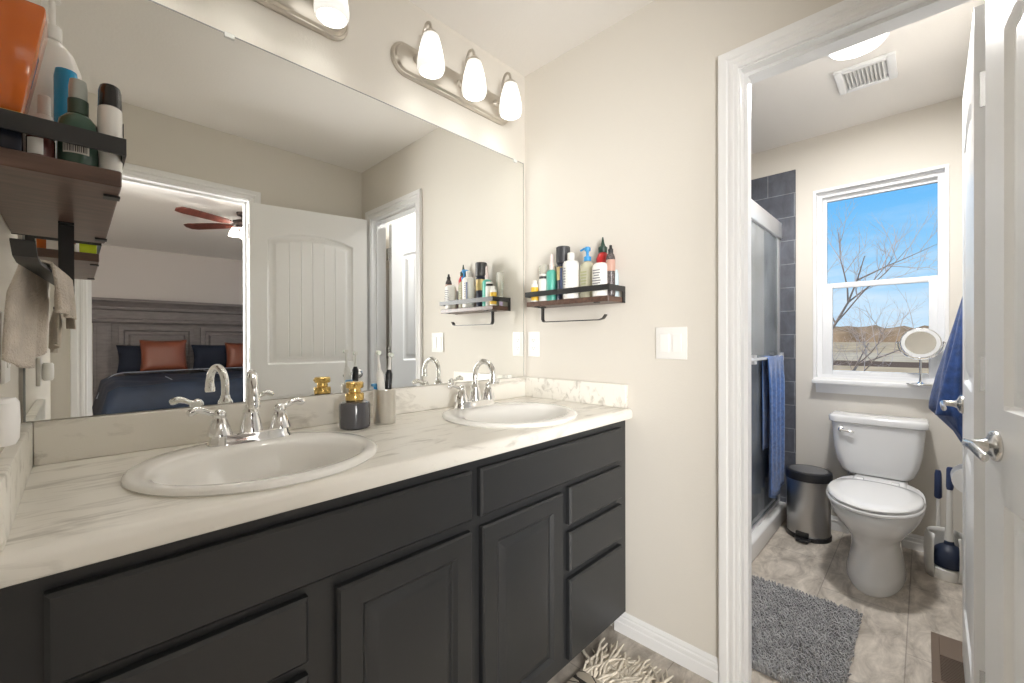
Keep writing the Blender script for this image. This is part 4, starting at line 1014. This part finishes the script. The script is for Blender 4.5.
for i in range(31):
    u = i / 30; x = .14 + 2.24 * u; row = []
    for j in range(31):
        v = j / 30; y = -4.40 + 1.72 * v
        d = min(u, 1 - u) * 2.24; e_ = (1 - v) * 1.72
        z = .735 + .012 * sin(x * 9 + y * 4) + .010 * sin(y * 11 - x * 3)
        if d < .12: z -= (1 - d / .12) ** 2 * .38
        if e_ < .12: z -= (1 - e_ / .12) ** 2 * .38
        row.append((x, y, z))
    rows.append(row)
loft(b, rows, False, False, closed=False); o = obj('comforter', b, mNB, bed, angle=80); m = o.modifiers.new('thick', 'SOLIDIFY'); m.thickness = .02
mStitch = mat('stitch_white', (.42, .46, .55), .8)
b = BM()
tube(b, spline([(.17, -4.10, .50), (.25, -4.22, .68), (.36, -4.33, .765), (.6, -4.36, .775), (1.1, -4.36, .780), (1.8, -4.36, .775), (2.3, -4.36, .74)], 6), .006, 6)
tube(b, [(.70, -3.3, .77), (.70, -2.85, .765)], .004, 6); tube(b, [(1.22, -4.3, .77), (1.22, -3.4, .765)], .004, 6)
obj('piping', b, mStitch, bed)
for x in (.25, 2.2):
    for y in (-4.8, -2.9): obj('bed_leg', bx(BM(), x, x + .08, y, y + .08, 0, .3), mHb, bed)
def pillow(x, y, z, w, h, d, m, label, grp=None, lean=.25):
    b = BM(); n = 16; loops = []
    front, back = [], []
    for s in (1, -1):
        g = []
        for i in range(n + 1):
            r = []
            for j in range(n + 1):
                u, v = i / n * 2 - 1, j / n * 2 - 1
                t = (max(0, (1 - u ** 4)) * max(0, (1 - v ** 4))) ** .55
                pin = 1 - .07 * (1 - v * v) * abs(u) ** 3; pin2 = 1 - .07 * (1 - u * u) * abs(v) ** 3
                px, pz, py = u * w / 2 * pin, v * h / 2 * pin2, s * d / 2 * t
                r.append(b.verts.new((x + px, y + py - (pz + h / 2) * lean, z + h / 2 + pz)))
            g.append(r)
        for i in range(n):
            for j in range(n): b.faces.new((g[i][j], g[i + 1][j], g[i + 1][j + 1], g[i][j + 1]))
    bmesh.ops.remove_doubles(b, verts=b.verts, dist=1e-5)
    o = obj('pillow', b, m, loc=(x, y, z), angle=80); tag(o, label, 'pillow', grp)
mPn = mat('pillow_navy', (.010, .016, .035), .8); mLe = mat('pillow_leather', (.22, .060, .030), .35)
GP = 'pillows on the bed'
pillow(.72, -4.70, .752, .70, .36, .14, mPn, 'dark navy pillow behind the whole leather cushion, seen in the mirror', GP)
pillow(1.52, -4.70, .752, .72, .36, .14, mPn, 'dark navy pillow right of the whole leather cushion, seen in the mirror', GP)
pillow(.83, -4.50, .762, .50, .42, .13, mLe, 'rust leather cushion fully in view on the bed, seen in the mirror', GP, .2)
pillow(1.76, -4.50, .762, .48, .38, .13, mLe, 'rust leather cushion cut off by the door jamb, seen in the mirror', GP, .2)

fx, fy = 1.165, -2.10
t = thing('ceiling_fan', 'brown-bladed ceiling fan with lights in the bedroom, seen in the mirror', 'ceiling fan', (fx, fy, CH))
b = BM(); lathe(b, [(0, 0), (.055, -.001), (.05, -.03), (.013, -.04), (.013, -.07), (.05, -.075), (.085, -.09), (.09, -.12), (.06, -.145), (.03, -.15), (0, -.15)], (fx, fy, CH), 28); obj('motor', b, mat('fan_bronze', (.06, .04, .035), .4, .4), t)
mBld = mat('blade_mahogany', (.11, .030, .020), .45, var=(6, .4, (6, 1, 1)))
for k in range(5):
    a = radians(158 + 72 * k); ca, sa = cos(a), sin(a)
    def P(r, s, z): return (fx + r * ca - s * sa, fy + r * sa + s * ca, CH + z)
    b = BM()
    loft(b, [[P(r, s, z - s * .17) for r, s in ((.12, -.028), (.20, -.055), (.52, -.066), (.58, -.05), (.60, 0), (.58, .05), (.52, .066), (.20, .055), (.12, .028))] for z in (-.128, -.121)])
    bl = obj('blade', b, mBld, t)
    b = BM(); ribbon(b, [P(.07, 0, -.115), P(.10, 0, -.118), P(.17, 0, -.119)], .03, .004, (-sa, ca, 0)); obj('blade_iron', b, mat('fan_bronze'), bl)
for k in range(3):
    a = radians(90 + 120 * k); cx2, cy2 = fx + .075 * cos(a), fy + .075 * sin(a)
    b = BM(); lathe(b, [(.018, -.152), (.026, -.165), (.042, -.20), (.052, -.235), (.050, -.236), (.04, -.20), (0, -.17)], (cx2, cy2, CH), 20, cap0=False); obj('glass_shade', b, M_bulb, t)
b = BM(); lathe(b, [(0, -.15), (.035, -.151), (.075, -.153), (.075, -.16), (.0, -.165)], (fx, fy, CH), 20); obj('light_fitter', b, mat('fan_bronze'), t)
ld = bpy.data.lights.new('fan_lamp', 'POINT'); ld.energy = P_FAN; ld.shadow_soft_size = .03; ld.color = (1, .93, .84)
lo = bpy.data.objects.new('fan_lamp', ld); C.objects.link(lo); lo.location = (fx, fy, CH - .225)

# ------------------------------------------------------------------ outdoors
GZ = -2.9
def ground_mat():
    m = mat('dry_field', (.49, .35, .21), .95, spec=0., var=(.05, .30, (1, 3, 1)))
    return m
struct('ground', bx(BM(), 4.5, 1500, -900, 900, GZ - .5, GZ), ground_mat(), 'dry tan field outside the window', 'ground')
struct('road', bx(BM(), 84, 104, -900, 900, GZ + .001, GZ + .02), mat('asphalt_brown', (.15, .10, .07), .9, spec=0.), 'dark road crossing the field outside', 'road')
struct('ground_path', bx(BM(), 106, 170, -900, 900, GZ + .001, GZ + .015), mat('pale_gravel', (.55, .42, .28), .9, spec=0., var=(.08, .12, (1, 4, 1))), 'pale gravel strip beyond the road', 'ground')
b = BM(); rr = random.Random(8); y = -900; L0 = []
while y <= 900: L0.append((y, 20 + 7 * rr.random() + 6 * sin(y / 90))); y += 12
loft(b, [[(900, y, GZ) for y, h in L0], [(905, y, GZ + h * .5) for y, h in L0], [(950, y, GZ + h) for y, h in L0], [(1100, y, GZ) for y, h in L0]], False, False, closed=False)
struct('hills', b, mat('far_brush', (.30, .20, .12), .95, spec=0., var=(.03, .4)), 'brown brush-covered rise on the horizon', 'hills', angle=80)
def tree(x, y, h, seed):
    rr = random.Random(seed)
    t = thing('bare_tree', 'leafless tree with fine pale branches outside the window', 'tree', (x, y, GZ))
    trunk, limbs, twigs = BM(), BM(), BM()
    def grow(p, d, L, r, lev):
        n = 5; pts = [p]; dd = d.copy()
        for k in range(n):
            dd = (dd + Vector((rr.uniform(-.16, .16), rr.uniform(-.16, .16), rr.uniform(-.04, .14)))).normalized()
            pts.append(pts[-1] + dd * L / n)
        tgt = trunk if lev == 0 else limbs if lev <= 2 else twigs
        tube(tgt, pts, [r * (1 - .78 * k / n) for k in range(n + 1)], 7 if lev < 2 else 4)
        if lev >= 5: return
        kids = (7, 6, 5, 4, 3)[lev]
        for q in range(kids):
            f = .30 + .70 * (q + rr.random()) / kids
            bp = pts[min(n, max(1, int(f * n)))]
            a = rr.uniform(0, 2 * pi); w = dd.cross(Vector((cos(a), sin(a), .3))).normalized()
            nd = (dd * rr.uniform(.55, 1.0) + w * rr.uniform(.5, .95) + Vector((0, 0, .12))).normalized()
            grow(bp, nd, L * rr.uniform(.50, .68), r * rr.uniform(.38, .5), lev + 1)
    grow(Vector((x, y, GZ)), Vector((0, -.04, 1)), h * .60, .075, 0)
    mB = mat('bark', (.30, .24, .20), .9, spec=0.); mT = mat('twig', (.56, .44, .38), .9, spec=0.)
    obj('trunk', trunk, mB, t, angle=80); obj('branches', limbs, mB, t, angle=80); obj('twigs', twigs, mT, t, angle=80)
tree(11.5, 2.0, 7.6, 12)
